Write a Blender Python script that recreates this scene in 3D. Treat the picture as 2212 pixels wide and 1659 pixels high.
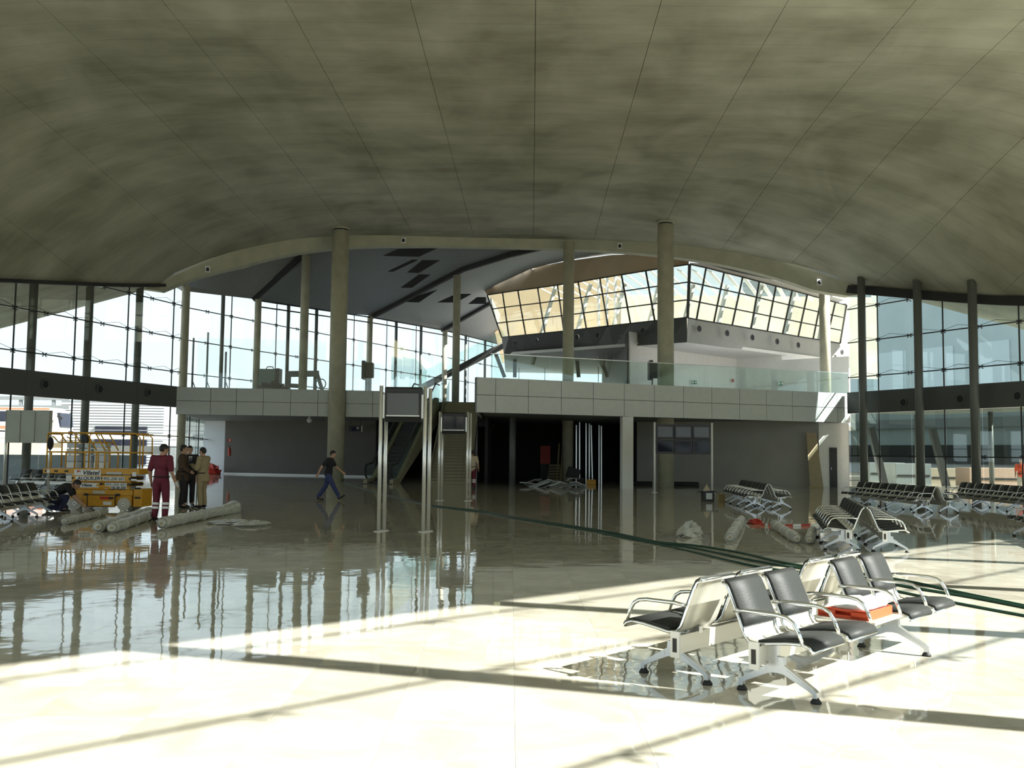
import bpy, bmesh, math, random
import numpy as np
from mathutils import Vector, Matrix
random.seed(7)
scene = bpy.context.scene
for o in list(bpy.data.objects): bpy.data.objects.remove(o)
C = scene.collection

# ------------------------------------------------------------------ camera, sky, sun, exposure
F, CX, CY, H = 2080.0, 1106.0, 829.5, 1.68          # focal length in px of the 2212x1659 frame, eye height
PITCH = math.atan((977.0 - CY) / F); ROLL = math.radians(0.6)
FW = Vector((0, math.cos(PITCH), math.sin(PITCH))); UP0 = Vector((0, -math.sin(PITCH), math.cos(PITCH))); RT0 = Vector((1, 0, 0))
RT = RT0 * math.cos(ROLL) + UP0 * math.sin(ROLL); UP = UP0 * math.cos(ROLL) - RT0 * math.sin(ROLL)
cam = bpy.data.cameras.new('camera'); cam.sensor_width = 36; cam.lens = 36 * F / 2212; cam.clip_end = 1000; cam.clip_start = 0.05
camo = bpy.data.objects.new('camera', cam); C.objects.link(camo)
m = Matrix((RT, UP, -FW)).transposed().to_4x4(); m.translation = (0, 0, H); camo.matrix_world = m
scene.camera = camo
w = bpy.data.worlds.new('sky'); scene.world = w; w.use_nodes = True
bg = w.node_tree.nodes['Background']; bg.inputs[0].default_value = (0.79, 0.925, 1.0, 1); bg.inputs[1].default_value = 1.0
sun = bpy.data.lights.new('sun', 'SUN'); sun.energy = 12.5; sun.angle = math.radians(0.53); sun.color = (1, 0.965, 0.90)
SUN_L = Vector((-0.951 * math.cos(math.radians(38)), 0.310 * math.cos(math.radians(38)), -math.sin(math.radians(38))))
suno = bpy.data.objects.new('sun', sun); C.objects.link(suno); suno.rotation_euler = SUN_L.to_track_quat('-Z', 'Y').to_euler(); suno.location = (40, -15, 35)
scene.view_settings.view_transform = 'Standard'; scene.view_settings.look = 'None'
scene.view_settings.exposure = 0.53; scene.view_settings.gamma = 1.0; scene.view_settings.use_curve_mapping = False
scene.cycles.max_bounces = 8; scene.cycles.diffuse_bounces = 5; scene.cycles.glossy_bounces = 4; scene.cycles.transparent_max_bounces = 24
scene.cycles.caustics_reflective = False; scene.cycles.caustics_refractive = False

def at(px, py, Y):
    """the world point at depth Y that a surveyed photo point stands for"""
    d = FW * F + RT * (px - CX) + UP * (CY - py); t = Y / d.y
    return Vector((d.x * t, Y, H + d.z * t))
def onfloor(px, py, z=0.0):
    d = FW * F + RT * (px - CX) + UP * (CY - py); t = (z - H) / d.z
    return Vector((d.x * t, d.y * t, z))

# ------------------------------------------------------------------ materials
M = {}
def mat(name, col, rough=0.5, metal=0.0, noise=0.0, scale=4.0, bump=0.0, bscale=20.0, spec=0.5, stretch=None):
    if name in M: return M[name]
    mt = bpy.data.materials.new(name); mt.use_nodes = True; M[name] = mt
    nt = mt.node_tree; b = nt.nodes['Principled BSDF']
    b.inputs['Base Color'].default_value = (*col, 1); b.inputs['Roughness'].default_value = rough; b.inputs['Metallic'].default_value = metal
    b.inputs['Specular IOR Level'].default_value = spec
    if noise or bump:
        tc = nt.nodes.new('ShaderNodeTexCoord'); mp = nt.nodes.new('ShaderNodeMapping'); nt.links.new(tc.outputs['Object'], mp.inputs[0])
        if stretch: mp.inputs['Scale'].default_value = stretch
    if noise:
        n = nt.nodes.new('ShaderNodeTexNoise'); n.inputs['Scale'].default_value = scale; n.inputs['Detail'].default_value = 6
        nt.links.new(mp.outputs[0], n.inputs['Vector'])
        r = nt.nodes.new('ShaderNodeMapRange'); r.inputs[1].default_value = 0.3; r.inputs[2].default_value = 0.7
        r.inputs[3].default_value = 1 - noise; r.inputs[4].default_value = 1 + noise; nt.links.new(n.outputs[0], r.inputs[0])
        mx = nt.nodes.new('ShaderNodeMix'); mx.data_type = 'RGBA'; mx.blend_type = 'MULTIPLY'; mx.inputs[0].default_value = 1
        mx.inputs[6].default_value = (*col, 1); nt.links.new(r.outputs[0], mx.inputs[7]); nt.links.new(mx.outputs[2], b.inputs['Base Color'])
    if bump:
        n2 = nt.nodes.new('ShaderNodeTexNoise'); n2.inputs['Scale'].default_value = bscale; n2.inputs['Detail'].default_value = 4
        nt.links.new(mp.outputs[0], n2.inputs['Vector'])
        bp = nt.nodes.new('ShaderNodeBump'); bp.inputs['Strength'].default_value = bump; bp.inputs['Distance'].default_value = 0.02
        nt.links.new(n2.outputs[0], bp.inputs['Height']); nt.links.new(bp.outputs[0], b.inputs['Normal'])
    return mt
def glassmat(name, tint, refl=0.85, base=0.04, power=4.0):
    mt = bpy.data.materials.new(name); mt.use_nodes = True; M[name] = mt; nt = mt.node_tree; nt.nodes.clear()
    out = nt.nodes.new('ShaderNodeOutputMaterial'); mx = nt.nodes.new('ShaderNodeMixShader')
    tr = nt.nodes.new('ShaderNodeBsdfTransparent'); tr.inputs[0].default_value = (*tint, 1)
    gl = nt.nodes.new('ShaderNodeBsdfGlossy'); gl.inputs['Roughness'].default_value = 0.02; gl.inputs[0].default_value = (0.95, 1, 0.98, 1)
    lw = nt.nodes.new('ShaderNodeLayerWeight'); lw.inputs[0].default_value = 0.5
    p = nt.nodes.new('ShaderNodeMath'); p.operation = 'POWER'; p.inputs[1].default_value = power; nt.links.new(lw.outputs['Facing'], p.inputs[0])
    ma = nt.nodes.new('ShaderNodeMath'); ma.operation = 'MULTIPLY_ADD'; ma.inputs[1].default_value = refl; ma.inputs[2].default_value = base
    nt.links.new(p.outputs[0], ma.inputs[0]); nt.links.new(ma.outputs[0], mx.inputs[0]); nt.links.new(tr.outputs[0], mx.inputs[1]); nt.links.new(gl.outputs[0], mx.inputs[2])
    nt.links.new(mx.outputs[0], out.inputs[0]); return mt

def floor_material():
    mt = bpy.data.materials.new('polished_marble'); mt.use_nodes = True; M['marble'] = mt; nt = mt.node_tree; b = nt.nodes['Principled BSDF']
    N, Lk = nt.nodes.new, nt.links.new
    geo = N('ShaderNodeNewGeometry'); oi = N('ShaderNodeObjectInfo')
    rnd = N('ShaderNodeMath'); rnd.operation = 'ADD'; Lk(geo.outputs['Random Per Island'], rnd.inputs[0]); Lk(oi.outputs['Random'], rnd.inputs[1])
    fr = N('ShaderNodeMath'); fr.operation = 'FRACT'; Lk(rnd.outputs[0], fr.inputs[0])
    sh = N('ShaderNodeCombineXYZ'); m10 = N('ShaderNodeMath'); m10.operation = 'MULTIPLY'; m10.inputs[1].default_value = 37; Lk(fr.outputs[0], m10.inputs[0])
    Lk(m10.outputs[0], sh.inputs[2])
    va = N('ShaderNodeVectorMath'); va.operation = 'ADD'; Lk(geo.outputs['Position'], va.inputs[0]); Lk(sh.outputs[0], va.inputs[1])
    n1 = N('ShaderNodeTexNoise'); n1.inputs['Scale'].default_value = 1.6; n1.inputs['Detail'].default_value = 8; n1.inputs['Distortion'].default_value = 1.2; Lk(va.outputs[0], n1.inputs['Vector'])
    cr = N('ShaderNodeValToRGB'); cr.color_ramp.elements[0].position = 0.3; cr.color_ramp.elements[1].position = 0.72
    cr.color_ramp.elements[0].color = (0.50, 0.465, 0.375, 1); cr.color_ramp.elements[1].color = (0.68, 0.645, 0.54, 1); Lk(n1.outputs[0], cr.inputs[0])
    tv = N('ShaderNodeMapRange'); tv.inputs[3].default_value = 0.9; tv.inputs[4].default_value = 1.08; Lk(fr.outputs[0], tv.inputs[0])
    mx = N('ShaderNodeMix'); mx.data_type = 'RGBA'; mx.blend_type = 'MULTIPLY'; mx.inputs[0].default_value = 1; Lk(cr.outputs[0], mx.inputs[6]); Lk(tv.outputs[0], mx.inputs[7])
    Lk(mx.outputs[2], b.inputs['Base Color'])
    n3 = N('ShaderNodeTexNoise'); n3.inputs['Scale'].default_value = 0.5; n3.inputs['Detail'].default_value = 3; Lk(geo.outputs['Position'], n3.inputs['Vector'])
    rr = N('ShaderNodeMapRange'); rr.inputs[1].default_value = 0.35; rr.inputs[2].default_value = 0.7; rr.inputs[3].default_value = 0.015; rr.inputs[4].default_value = 0.06
    Lk(n3.outputs[0], rr.inputs[0]); Lk(rr.outputs[0], b.inputs['Roughness'])
    b.inputs['Specular IOR Level'].default_value = 0.75
    n2 = N('ShaderNodeTexNoise'); n2.inputs['Scale'].default_value = 2.2; n2.inputs['Detail'].default_value = 2; Lk(geo.outputs['Position'], n2.inputs['Vector'])
    bp = N('ShaderNodeBump'); bp.inputs['Strength'].default_value = 0.35; bp.inputs['Distance'].default_value = 0.006; Lk(n2.outputs[0], bp.inputs['Height']); Lk(bp.outputs[0], b.inputs['Normal'])
    return mt
def concrete_ceiling():
    mt = bpy.data.materials.new('board_marked_concrete'); mt.use_nodes = True; M['concrete_ceiling'] = mt; nt = mt.node_tree; b = nt.nodes['Principled BSDF']
    N, Lk = nt.nodes.new, nt.links.new
    g = N('ShaderNodeNewGeometry'); mp = N('ShaderNodeMapping'); Lk(g.outputs['Position'], mp.inputs[0]); mp.inputs['Scale'].default_value = (0.22, 0.60, 0.1)
    n1 = N('ShaderNodeTexNoise'); n1.inputs['Scale'].default_value = 1.0; n1.inputs['Detail'].default_value = 9; n1.inputs['Roughness'].default_value = 0.62; Lk(mp.outputs[0], n1.inputs['Vector'])
    mp2 = N('ShaderNodeMapping'); Lk(g.outputs['Position'], mp2.inputs[0]); mp2.inputs['Scale'].default_value = (0.35, 0.2, 0.1)
    n2 = N('ShaderNodeTexNoise'); n2.inputs['Scale'].default_value = 0.9; n2.inputs['Detail'].default_value = 5; n2.inputs['Distortion'].default_value = 0.8; Lk(mp2.outputs[0], n2.inputs['Vector'])
    ad = N('ShaderNodeMath'); ad.operation = 'ADD'; Lk(n1.outputs[0], ad.inputs[0]); Lk(n2.outputs[0], ad.inputs[1])
    cr = N('ShaderNodeValToRGB'); e = cr.color_ramp.elements; e[0].position = 0.38; e[0].color = (0.265, 0.262, 0.198, 1); e[1].position = 0.64; e[1].color = (0.515, 0.515, 0.42, 1)
    e2 = cr.color_ramp.elements.new(0.5); e2.color = (0.38, 0.376, 0.295, 1)
    hv = N('ShaderNodeMath'); hv.operation = 'MULTIPLY'; hv.inputs[1].default_value = 0.5; Lk(ad.outputs[0], hv.inputs[0]); Lk(hv.outputs[0], cr.inputs[0])
    # formwork board seams, running across the vault
    sx = N('ShaderNodeSeparateXYZ'); Lk(g.outputs['Position'], sx.inputs[0])
    dv = N('ShaderNodeMath'); dv.operation = 'DIVIDE'; dv.inputs[1].default_value = 1.25; Lk(sx.outputs['Y'], dv.inputs[0])
    fr = N('ShaderNodeMath'); fr.operation = 'FRACT'; Lk(dv.outputs[0], fr.inputs[0])
    lt = N('ShaderNodeMath'); lt.operation = 'LESS_THAN'; lt.inputs[1].default_value = 0.03; Lk(fr.outputs[0], lt.inputs[0])
    mk = N('ShaderNodeMath'); mk.operation = 'MULTIPLY'; mk.inputs[1].default_value = 0.22; Lk(lt.outputs[0], mk.inputs[0])
    mx = N('ShaderNodeMix'); mx.data_type = 'RGBA'; mx.blend_type = 'MIX'; Lk(mk.outputs[0], mx.inputs[0]); Lk(cr.outputs[0], mx.inputs[6]); mx.inputs[7].default_value = (0.09, 0.085, 0.06, 1)
    Lk(mx.outputs[2], b.inputs['Base Color']); b.inputs['Roughness'].default_value = 0.75; b.inputs['Specular IOR Level'].default_value = 0.25
    return mt
floor_material(); concrete_ceiling()
glassmat('glass', (0.965, 0.985, 0.98)); glassmat('clear_glass', (0.97, 0.99, 0.985), 0.9, 0.05); glassmat('green_glass', (0.89, 0.965, 0.94), 0.5, 0.05)
glassmat('box_glass', (0.88, 0.91, 0.87), 0.9, 0.08); glassmat('grey_glass', (0.52, 0.57, 0.54), 0.7, 0.08); glassmat('tinted_glass', (0.72, 0.76, 0.74), 0.7, 0.06); glassmat('dim_glass', (0.84, 0.91, 0.91), 0.85, 0.06)
mat('grout', (0.42, 0.39, 0.32), 0.7)
mat('column_concrete', (0.45, 0.44, 0.335), 0.7, noise=0.12, scale=2)
mat('beam_concrete', (0.42, 0.42, 0.32), 0.7, noise=0.1, scale=1.5)
mat('steel_column', (0.14, 0.15, 0.14), 0.42, 0.0)
mat('dark_steel', (0.035, 0.037, 0.036), 0.5, 0.3)
mat('band_panel', (0.09, 0.092, 0.09), 0.45)
mat('fascia', (0.60, 0.63, 0.62), 0.42, noise=0.03)
mat('gap_dark', (0.04, 0.04, 0.038), 0.8)
mat('white_wall', (0.80, 0.80, 0.77), 0.6, noise=0.03)
mat('blue_white', (0.62, 0.66, 0.72), 0.6)
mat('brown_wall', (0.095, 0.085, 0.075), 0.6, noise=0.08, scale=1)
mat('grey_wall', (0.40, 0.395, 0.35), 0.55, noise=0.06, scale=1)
mat('dark_void', (0.022, 0.02, 0.02), 0.8)  # darkness of the unlit recess put into the wall colour; escalator truss shares it
mat('soffit_grey', (0.24, 0.255, 0.265), 0.55, noise=0.04)
mat('soffit_pale', (0.36, 0.37, 0.345), 0.5, noise=0.04); mat('cream_reflection', (0.58, 0.53, 0.42), 0.6, noise=0.15, scale=0.5)
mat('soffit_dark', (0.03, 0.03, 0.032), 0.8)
mat('tan_panel', (0.46, 0.35, 0.225), 0.45, noise=0.06, scale=0.6)
mat('chrome', (0.82, 0.83, 0.82), 0.12, 1.0)
mat('aluminium', (0.72, 0.73, 0.72), 0.28, 1.0)
mat('board_grey', (0.40, 0.43, 0.385), 0.45, noise=0.08, scale=2)
mat('leg_alu', (0.55, 0.57, 0.60), 0.3, 0.9)
mat('seat_shell', (0.72, 0.71, 0.64), 0.38, 0.55)
mat('leather', (0.026, 0.029, 0.028), 0.55, bump=0.15, bscale=90, spec=0.35)
mat('rubber', (0.015, 0.015, 0.015), 0.6)
mat('stainless', (0.80, 0.79, 0.75), 0.25, 0.6)
mat('screen_body', (0.022, 0.022, 0.025), 0.4)
mat('screen', (0.018, 0.02, 0.035), 0.06); mat('screen_glare', (0.11, 0.118, 0.135), 0.15)  # the lighter screen carries its grey reflection in the base colour
mat('yellow', (0.62, 0.31, 0.02), 0.42, noise=0.08, scale=6)
mat('white_paint', (0.78, 0.78, 0.76), 0.5)
mat('ink_black', (0.015, 0.015, 0.02), 0.6)
mat('red', (0.48, 0.035, 0.02), 0.5)
mat('orange_red', (0.80, 0.10, 0.03), 0.5)
mat('grey_rubber', (0.55, 0.53, 0.48), 0.7)
mat('plastic_film', (0.50, 0.50, 0.455), 0.3, noise=0.2, scale=8, bump=0.6, bscale=18)
mat('stone_step', (0.34, 0.30, 0.20), 0.55, noise=0.1, scale=3)
mat('hose', (0.008, 0.05, 0.03), 0.5)
mat('board', (0.38, 0.31, 0.19), 0.6, noise=0.06)
mat('carton', (0.42, 0.33, 0.16), 0.8)
mat('skin', (0.50, 0.29, 0.19), 0.55); mat('hair', (0.012, 0.010, 0.009), 0.55)
mat('maroon', (0.14, 0.012, 0.03), 0.75, noise=0.1, scale=9); mat('navy', (0.025, 0.028, 0.075), 0.8); mat('jeans', (0.035, 0.05, 0.14), 0.8, noise=0.15, scale=7)
mat('black_cloth', (0.014, 0.013, 0.015), 0.8); mat('brown_cloth', (0.06, 0.035, 0.018), 0.8); mat('tan_cloth', (0.34, 0.27, 0.155), 0.8, noise=0.08, scale=9); mat('cream_cloth', (0.55, 0.46, 0.32), 0.8)
mat('shoe', (0.012, 0.011, 0.011), 0.4); mat('reflective', (0.85, 0.86, 0.85), 0.4); mat('white_cloth', (0.7, 0.7, 0.68), 0.8)
mat('eye', (0.02, 0.018, 0.016), 0.3); mat('lip', (0.30, 0.12, 0.09), 0.5)

# ------------------------------------------------------------------ mesh helpers
class MB:
    def __init__(s): s.v = []; s.f = []; s.sm = []
    def add(s, vs, fs, smooth=False):
        n = len(s.v); s.v += [tuple(v) for v in vs]; s.f += [tuple(i + n for i in f) for f in fs]; s.sm += [smooth] * len(fs); return s
    def box(s, c, d, rz=0.0, rot=None):
        hx, hy, hz = d[0] / 2, d[1] / 2, d[2] / 2
        R = rot if rot is not None else Matrix.Rotation(rz, 3, 'Z'); c = Vector(c)
        vs = [c + R @ Vector((x * hx, y * hy, z * hz)) for x in (-1, 1) for y in (-1, 1) for z in (-1, 1)]
        return s.add(vs, [(0, 1, 3, 2), (4, 6, 7, 5), (0, 4, 5, 1), (2, 3, 7, 6), (0, 2, 6, 4), (1, 5, 7, 3)])
    def bar(s, p, q, w, h, up=(0, 0, 1)):
        p, q = Vector(p), Vector(q); d = (q - p); L = d.length; d.normalize(); u = Vector(up)
        x = d.cross(u); 
        if x.length < 1e-4: x = d.cross(Vector((0, 1, 0)))
        x.normalize(); u = x.cross(d)
        vs = [b + x * a * w / 2 + u * c * h / 2 for b in (p, q) for a in (-1, 1) for c in (-1, 1)]
        return s.add(vs, [(0, 1, 3, 2), (4, 6, 7, 5), (0, 4, 5, 1), (2, 3, 7, 6), (0, 2, 6, 4), (1, 5, 7, 3)])
    def tube(s, pts, r, n=8, closed=False, cap=True):
        pts = [Vector(p) for p in pts]; k = len(pts); rs = r if isinstance(r, (list, tuple)) else [r] * k; vs = []
        ref = None
        for i, p in enumerate(pts):
            a = pts[i - 1] if (i > 0 or closed) else p; b = pts[(i + 1) % k] if (i < k - 1 or closed) else p
            t = (b - a).normalized()
            if ref is None: ref = t.cross(Vector((0, 0, 1)) if abs(t.z) < 0.9 else Vector((1, 0, 0))).normalized()
            ref = (ref - t * ref.dot(t)).normalized(); bi = t.cross(ref)
            for j in range(n):
                th = 2 * math.pi * j / n; vs.append(p + (ref * math.cos(th) + bi * math.sin(th)) * rs[i])
        fs = []
        for i in range(k if closed else k - 1):
            for j in range(n):
                a = i * n + j; b = i * n + (j + 1) % n; c = ((i + 1) % k) * n + (j + 1) % n; d = ((i + 1) % k) * n + j; fs.append((a, b, c, d))
        s.add(vs, fs, True)
        if cap and not closed:
            s.add(vs[:n], [tuple(range(n))[::-1]]); s.add(vs[-n:], [tuple(range(n))])
        return s
    def cyl(s, c, r, h, n=20, r2=None):
        c = Vector(c); return s.tube([c, c + Vector((0, 0, h))], [r, r if r2 is None else r2], n)
    def lathe(s, prof, c=(0, 0, 0), n=24):
        c = Vector(c); vs = []; k = len(prof)
        for (r, z) in prof:
            for j in range(n): th = 2 * math.pi * j / n; vs.append(c + Vector((r * math.cos(th), r * math.sin(th), z)))
        fs = [(i * n + j, i * n + (j + 1) % n, (i + 1) * n + (j + 1) % n, (i + 1) * n + j) for i in range(k - 1) for j in range(n)]
        return s.add(vs, fs, True)
    def prism(s, poly, d):
        """polygon (list of points) thickened by vector d"""
        a = [Vector(p) for p in poly]; n = len(a); d = Vector(d); vs = a + [p + d for p in a]
        fs = [tuple(range(n))[::-1], tuple(range(n, 2 * n))] + [(i, (i + 1) % n, n + (i + 1) % n, n + i) for i in range(n)]
        return s.add(vs, fs)
    def ellipsoid(s, c, r, n=12, k=8, R=None):
        c = Vector(c); vs = []
        for i in range(k + 1):
            ph = math.pi * i / k
            for j in range(n):
                th = 2 * math.pi * j / n; v = Vector((r[0] * math.sin(ph) * math.cos(th), r[1] * math.sin(ph) * math.sin(th), r[2] * math.cos(ph)))
                vs.append(c + (R @ v if R is not None else v))
        fs = [(i * n + j, (i + 1) * n + j, (i + 1) * n + (j + 1) % n, i * n + (j + 1) % n) for i in range(k) for j in range(n)]
        return s.add(vs, fs, True)
    def mesh(s, name, material):
        me = bpy.data.meshes.new(name); me.from_pydata([tuple(v) for v in s.v], [], s.f)
        if any(s.sm): me.polygons.foreach_set('use_smooth', s.sm)
        bm = bmesh.new(); bm.from_mesh(me); bmesh.ops.remove_doubles(bm, verts=bm.verts, dist=1e-5) if len(s.v) < 30000 and not getattr(s, 'keep', False) else None
        bmesh.ops.recalc_face_normals(bm, faces=bm.faces); bm.to_mesh(me); bm.free()
        if material: me.materials.append(M[material] if isinstance(material, str) else material)
        return me
    def build(s, name, material, parent=None, bevel=0.0):
        o = bpy.data.objects.new(name, s.mesh(name, material)); C.objects.link(o)
        if parent is not None: o.parent = parent
        if bevel: b = o.modifiers.new('bevel', 'BEVEL'); b.width = bevel; b.segments = 2; b.limit_method = 'ANGLE'
        return o
def put(name, me, parent=None, loc=(0, 0, 0), rz=0.0, rot=None):
    o = bpy.data.objects.new(name, me); C.objects.link(o); o.location = loc
    o.rotation_euler = rot if rot is not None else (0, 0, rz)
    if parent is not None: o.parent = parent
    return o
def tag(o, label, cat, group=None):
    o['label'] = label; o['category'] = cat
    if group: o['group'] = group
    return o
def thing(name, label, cat, loc=(0, 0, 0), rz=0.0, group=None):
    o = bpy.data.objects.new(name, None); C.objects.link(o); o.location = loc; o.rotation_euler = (0, 0, rz); o.empty_display_size = 0.1
    return tag(o, label, cat, group)
def struct(o, label=None):
    o['kind'] = 'structure'
    if label: o['label'] = label
    return o
def sempty(name, label=None):
    o = bpy.data.objects.new(name, None); C.objects.link(o); return struct(o, label)
def lerp(a, b, t): return a + (b - a) * t
def interp(x, xs, ys): return float(np.interp(x, xs, ys))
def text_obj(name, body, size, material, parent, loc, rot, shear=0.0, fat=0.0, align='LEFT', width=None):
    cu = bpy.data.curves.new(name, 'FONT'); cu.body = body; cu.size = size; cu.shear = shear; cu.offset = fat; cu.extrude = 0.001; cu.align_x = align; cu.resolution_u = 3
    t = bpy.data.objects.new(name, cu); C.objects.link(t); bpy.context.view_layer.update()
    me = bpy.data.meshes.new_from_object(t.evaluated_get(bpy.context.evaluated_depsgraph_get())); C.objects.unlink(t); bpy.data.objects.remove(t)
    me.materials.clear(); me.materials.append(M[material])
    if width:
        xs = [v.co.x for v in me.vertices]; k = width / (max(xs) - min(xs)); x0 = min(xs)
        for v in me.vertices: v.co.x = (v.co.x - x0) * k
    o = bpy.data.objects.new(name, me); C.objects.link(o); o.parent = parent; o.location = loc; o.rotation_euler = rot; return o

# ================================================================== SETTING
# ------------------------------------------------------------------ floor of marble tiles
TW, TX0 = 0.77, -3.04
floor = MB().box((0, 32, -0.155), (76, 100, 0.3)).build('floor', 'grout'); struct(floor, 'polished cream marble tile floor of the hall')
tile_me = MB(); tw = TW - 0.0016
tile_me.add([(-tw/2, -tw/2, 0), (tw/2, -tw/2, 0), (tw/2, tw/2, 0), (-tw/2, tw/2, 0), (-tw/2-.001, -tw/2-.001, -0.005), (tw/2+.001, -tw/2-.001, -0.005), (tw/2+.001, tw/2+.001, -0.005), (-tw/2-.001, tw/2+.001, -0.005)],
            [(0, 1, 2, 3), (4, 5, 1, 0), (5, 6, 2, 1), (6, 7, 3, 2), (7, 4, 0, 3)])
tile_mesh = tile_me.mesh('tile', 'marble')
def in_view(x, y, mg=0.5):
    if y < 3.9: return False
    q = Vector((x, y, -H)); z = q.dot(FW); u = CX + F * q.dot(RT) / z; v = CY - F * q.dot(UP) / z
    return -60 < u < 2272 and v < 1760
cells = [(i, j) for i in range(-48, 50) for j in range(-22, 104)]
near = sorted([c for c in cells if in_view(TX0 + (c[0] + .5) * TW, (c[1] + .5) * TW)], key=lambda c: (c[1], abs(c[0])))[:300]
nearset = set(near); rest = MB(); rest.keep = True; rv, rf = [], []
for (i, j) in cells:
    x, y = TX0 + (i + .5) * TW, (j + .5) * TW; a, b = random.gauss(0, 0.0007), random.gauss(0, 0.0007)
    if (i, j) in nearset:
        put('tile', tile_mesh, floor, (x, y, 0), rot=(a, b, 0))
    else:
        n = len(rv); h = tw / 2
        rv += [(x + sx * h, y + sy * h, a * sy * h - b * sx * h) for sx, sy in ((-1, -1), (1, -1), (1, 1), (-1, 1))]; rf.append((n, n + 1, n + 2, n + 3))
me = bpy.data.meshes.new('tile_field'); me.from_pydata(rv, [], rf); me.materials.append(M['marble'])
tf = put('tile_field', me, floor); tf['kind'] = 'stuff'

# ------------------------------------------------------------------ plan of the glass hall
LY = [-12, 1, 20, 30, 40.6, 52.0, 58]; LX = [-12, -14, -27.9, -24.85, -21.6, -18.1, -16.3]; LZ = [10, 10, 7.0, 7.3, 8.75, 10.45, 12.4]
def near_facade_x(y): return (2.9 + 0.74 * y) / 0.67
RY = [-12, 18, 24.4, 30, 42.2, 51.0, 58]; RX = [near_facade_x(-12), near_facade_x(18), near_facade_x(24.4), 28.5, 22.4, 17.95, 14.6]; RZ = [10.0, 10.0, 7.2, 7.2, 8.6, 10.75, 12.3]
YG = np.arange(-40, 90, 0.25)
def smooth(ys, vs, sig):
    d = np.interp(YG, ys, vs); lo, hi = (vs[1] - vs[0]) / (ys[1] - ys[0]), (vs[-1] - vs[-2]) / (ys[-1] - ys[-2])
    d = np.where(YG < ys[0], vs[0] + (YG - ys[0]) * lo, np.where(YG > ys[-1], vs[-1] + (YG - ys[-1]) * hi, d))
    k = np.exp(-0.5 * (np.arange(-40, 41) * 0.25 / sig) ** 2); k /= k.sum(); return np.convolve(np.pad(d, 40, mode='edge'), k, 'valid')
SLX, SRX, SLZ, SRZ = smooth(LY, LX, 1.0), smooth(RY, RX, 0.8), smooth(LY, LZ, 3.0), smooth(RY, RZ, 2.5)
def xl(y): return float(np.interp(y, YG, SLX))
def xr(y): return float(np.interp(y, YG, SRX))
def zl_(y): return float(np.interp(y, YG, SLZ))
def zr_(y): return float(np.interp(y, YG, SRZ))
def vault_z(x, y):
    cl = math.cos(math.atan2(abs(xl(y + 2) - xl(y - 2)), 4)); cr = math.cos(math.atan2(abs(xr(y + 2) - xr(y - 2)), 4))
    dl, dr = (x - xl(y)) * cl, (xr(y) - x) * cr
    zl, zr = zl_(y), zr_(y)
    def rise(d, e): return 1 - max(0.0, 1 - max(d, 0) / 17.0) ** e
    hmax = 14.25
    return min(zl + (hmax - zl) * rise(dl, 3.8), zr + (hmax - zr) * rise(dr, 3.0))
def y_end(u): return lerp(50.2, 50.6, u) + 5.6 * (1 - (2 * u - 1) ** 2)
ceiling = sempty('ceiling', 'curved board-marked concrete vault')
NU, NV = 5, 64
def strip_mesh(c0, c1, gap, up, nu=NU, thick=0.22):
    """formwork strip between the plan lines x = c + 0.021 y, cut off at the eaves"""
    vs, fs = [], []; top = []
    for k in range(nu + 1):
        for j in range(NV + 1):
            c = lerp(c0, c1, k / nu); u_ = min(1, max(0, (c + 0.021 * 53 - xl(53)) / (xr(53) - xl(53)))); y = lerp(-11.5, y_end(u_), j / NV)
            x = min(xr(y), max(xl(y), c + 0.021 * y + (gap if k == 0 else -gap if k == nu else 0)))
            z = vault_z(x, y) + up; vs.append((x, y, z)); top.append((x, y, z + thick))
    n = len(vs); R = NV + 1
    for k in range(nu):
        for j in range(NV):
            a = k * R + j; q = (a, a + R, a + R + 1, a + 1); fs.append(q); fs.append(tuple(i + n for i in reversed(q)))
    ring = [j for j in range(R)] + [k * R + NV for k in range(1, nu + 1)] + [nu * R + j for j in range(NV - 1, -1, -1)] + [k * R for k in range(nu - 1, 0, -1)]
    m0 = 2 * n; allv = vs + top; rv_ = [allv[i] for i in ring] + [allv[i + n] for i in ring]; nr = len(ring)
    for i in range(nr):
        a, b = m0 + i, m0 + (i + 1) % nr; fs.append((a, b, b + nr, a + nr))
    mb = MB(); mb.add(allv + rv_, fs); mb.keep = True; mb.sm = [True] * (2 * nu * NV) + [False] * nr; return mb
for k in range(-9, 10):
    strip_mesh(3.5 * k, 3.5 * (k + 1), 0.008, 0.0).build('concrete_strip', 'concrete_ceiling', ceiling)
strip_mesh(-31.5, 35, 0.0, 0.235, 60, 0.15).build('roof_slab', 'gap_dark', ceiling)
# drooping overhang of the shell outside each long glass wall
def overhang(side):
    vs, fs, top = [], [], []; NA, NB = 24, 8
    for j in range(NA + 1):
        for k in range(NB + 1):
            d = 6.5 * k / NB; y = lerp(25, (50.6 - 0.42 * d if side < 0 else 49.9 - 0.6 * d), j / NA)
            if side < 0: x = xl(y) - d; z = zl_(y) - 0.36 * d
            else: x = xr(y) + d; z = zr_(y) - 0.36 * d
            vs.append((x, y, z)); top.append((x, y, z + 0.3))
    n = len(vs); R = NB + 1
    for j in range(NA):
        for k in range(NB):
            a = j * R + k; q = (a, a + 1, a + R + 1, a + R); fs += [q, tuple(i + n for i in reversed(q))]
    ring = list(range(R)) + [j * R + NB for j in range(1, NA + 1)] + [NA * R + k for k in range(NB - 1, -1, -1)] + [j * R for j in range(NA - 1, 0, -1)]
    for i in range(len(ring)): a, b = ring[i], ring[(i + 1) % len(ring)]; fs.append((a, b, b + n, a + n))
    mb = MB(); mb.add(vs + top, fs); mb.keep = True; return mb
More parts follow.
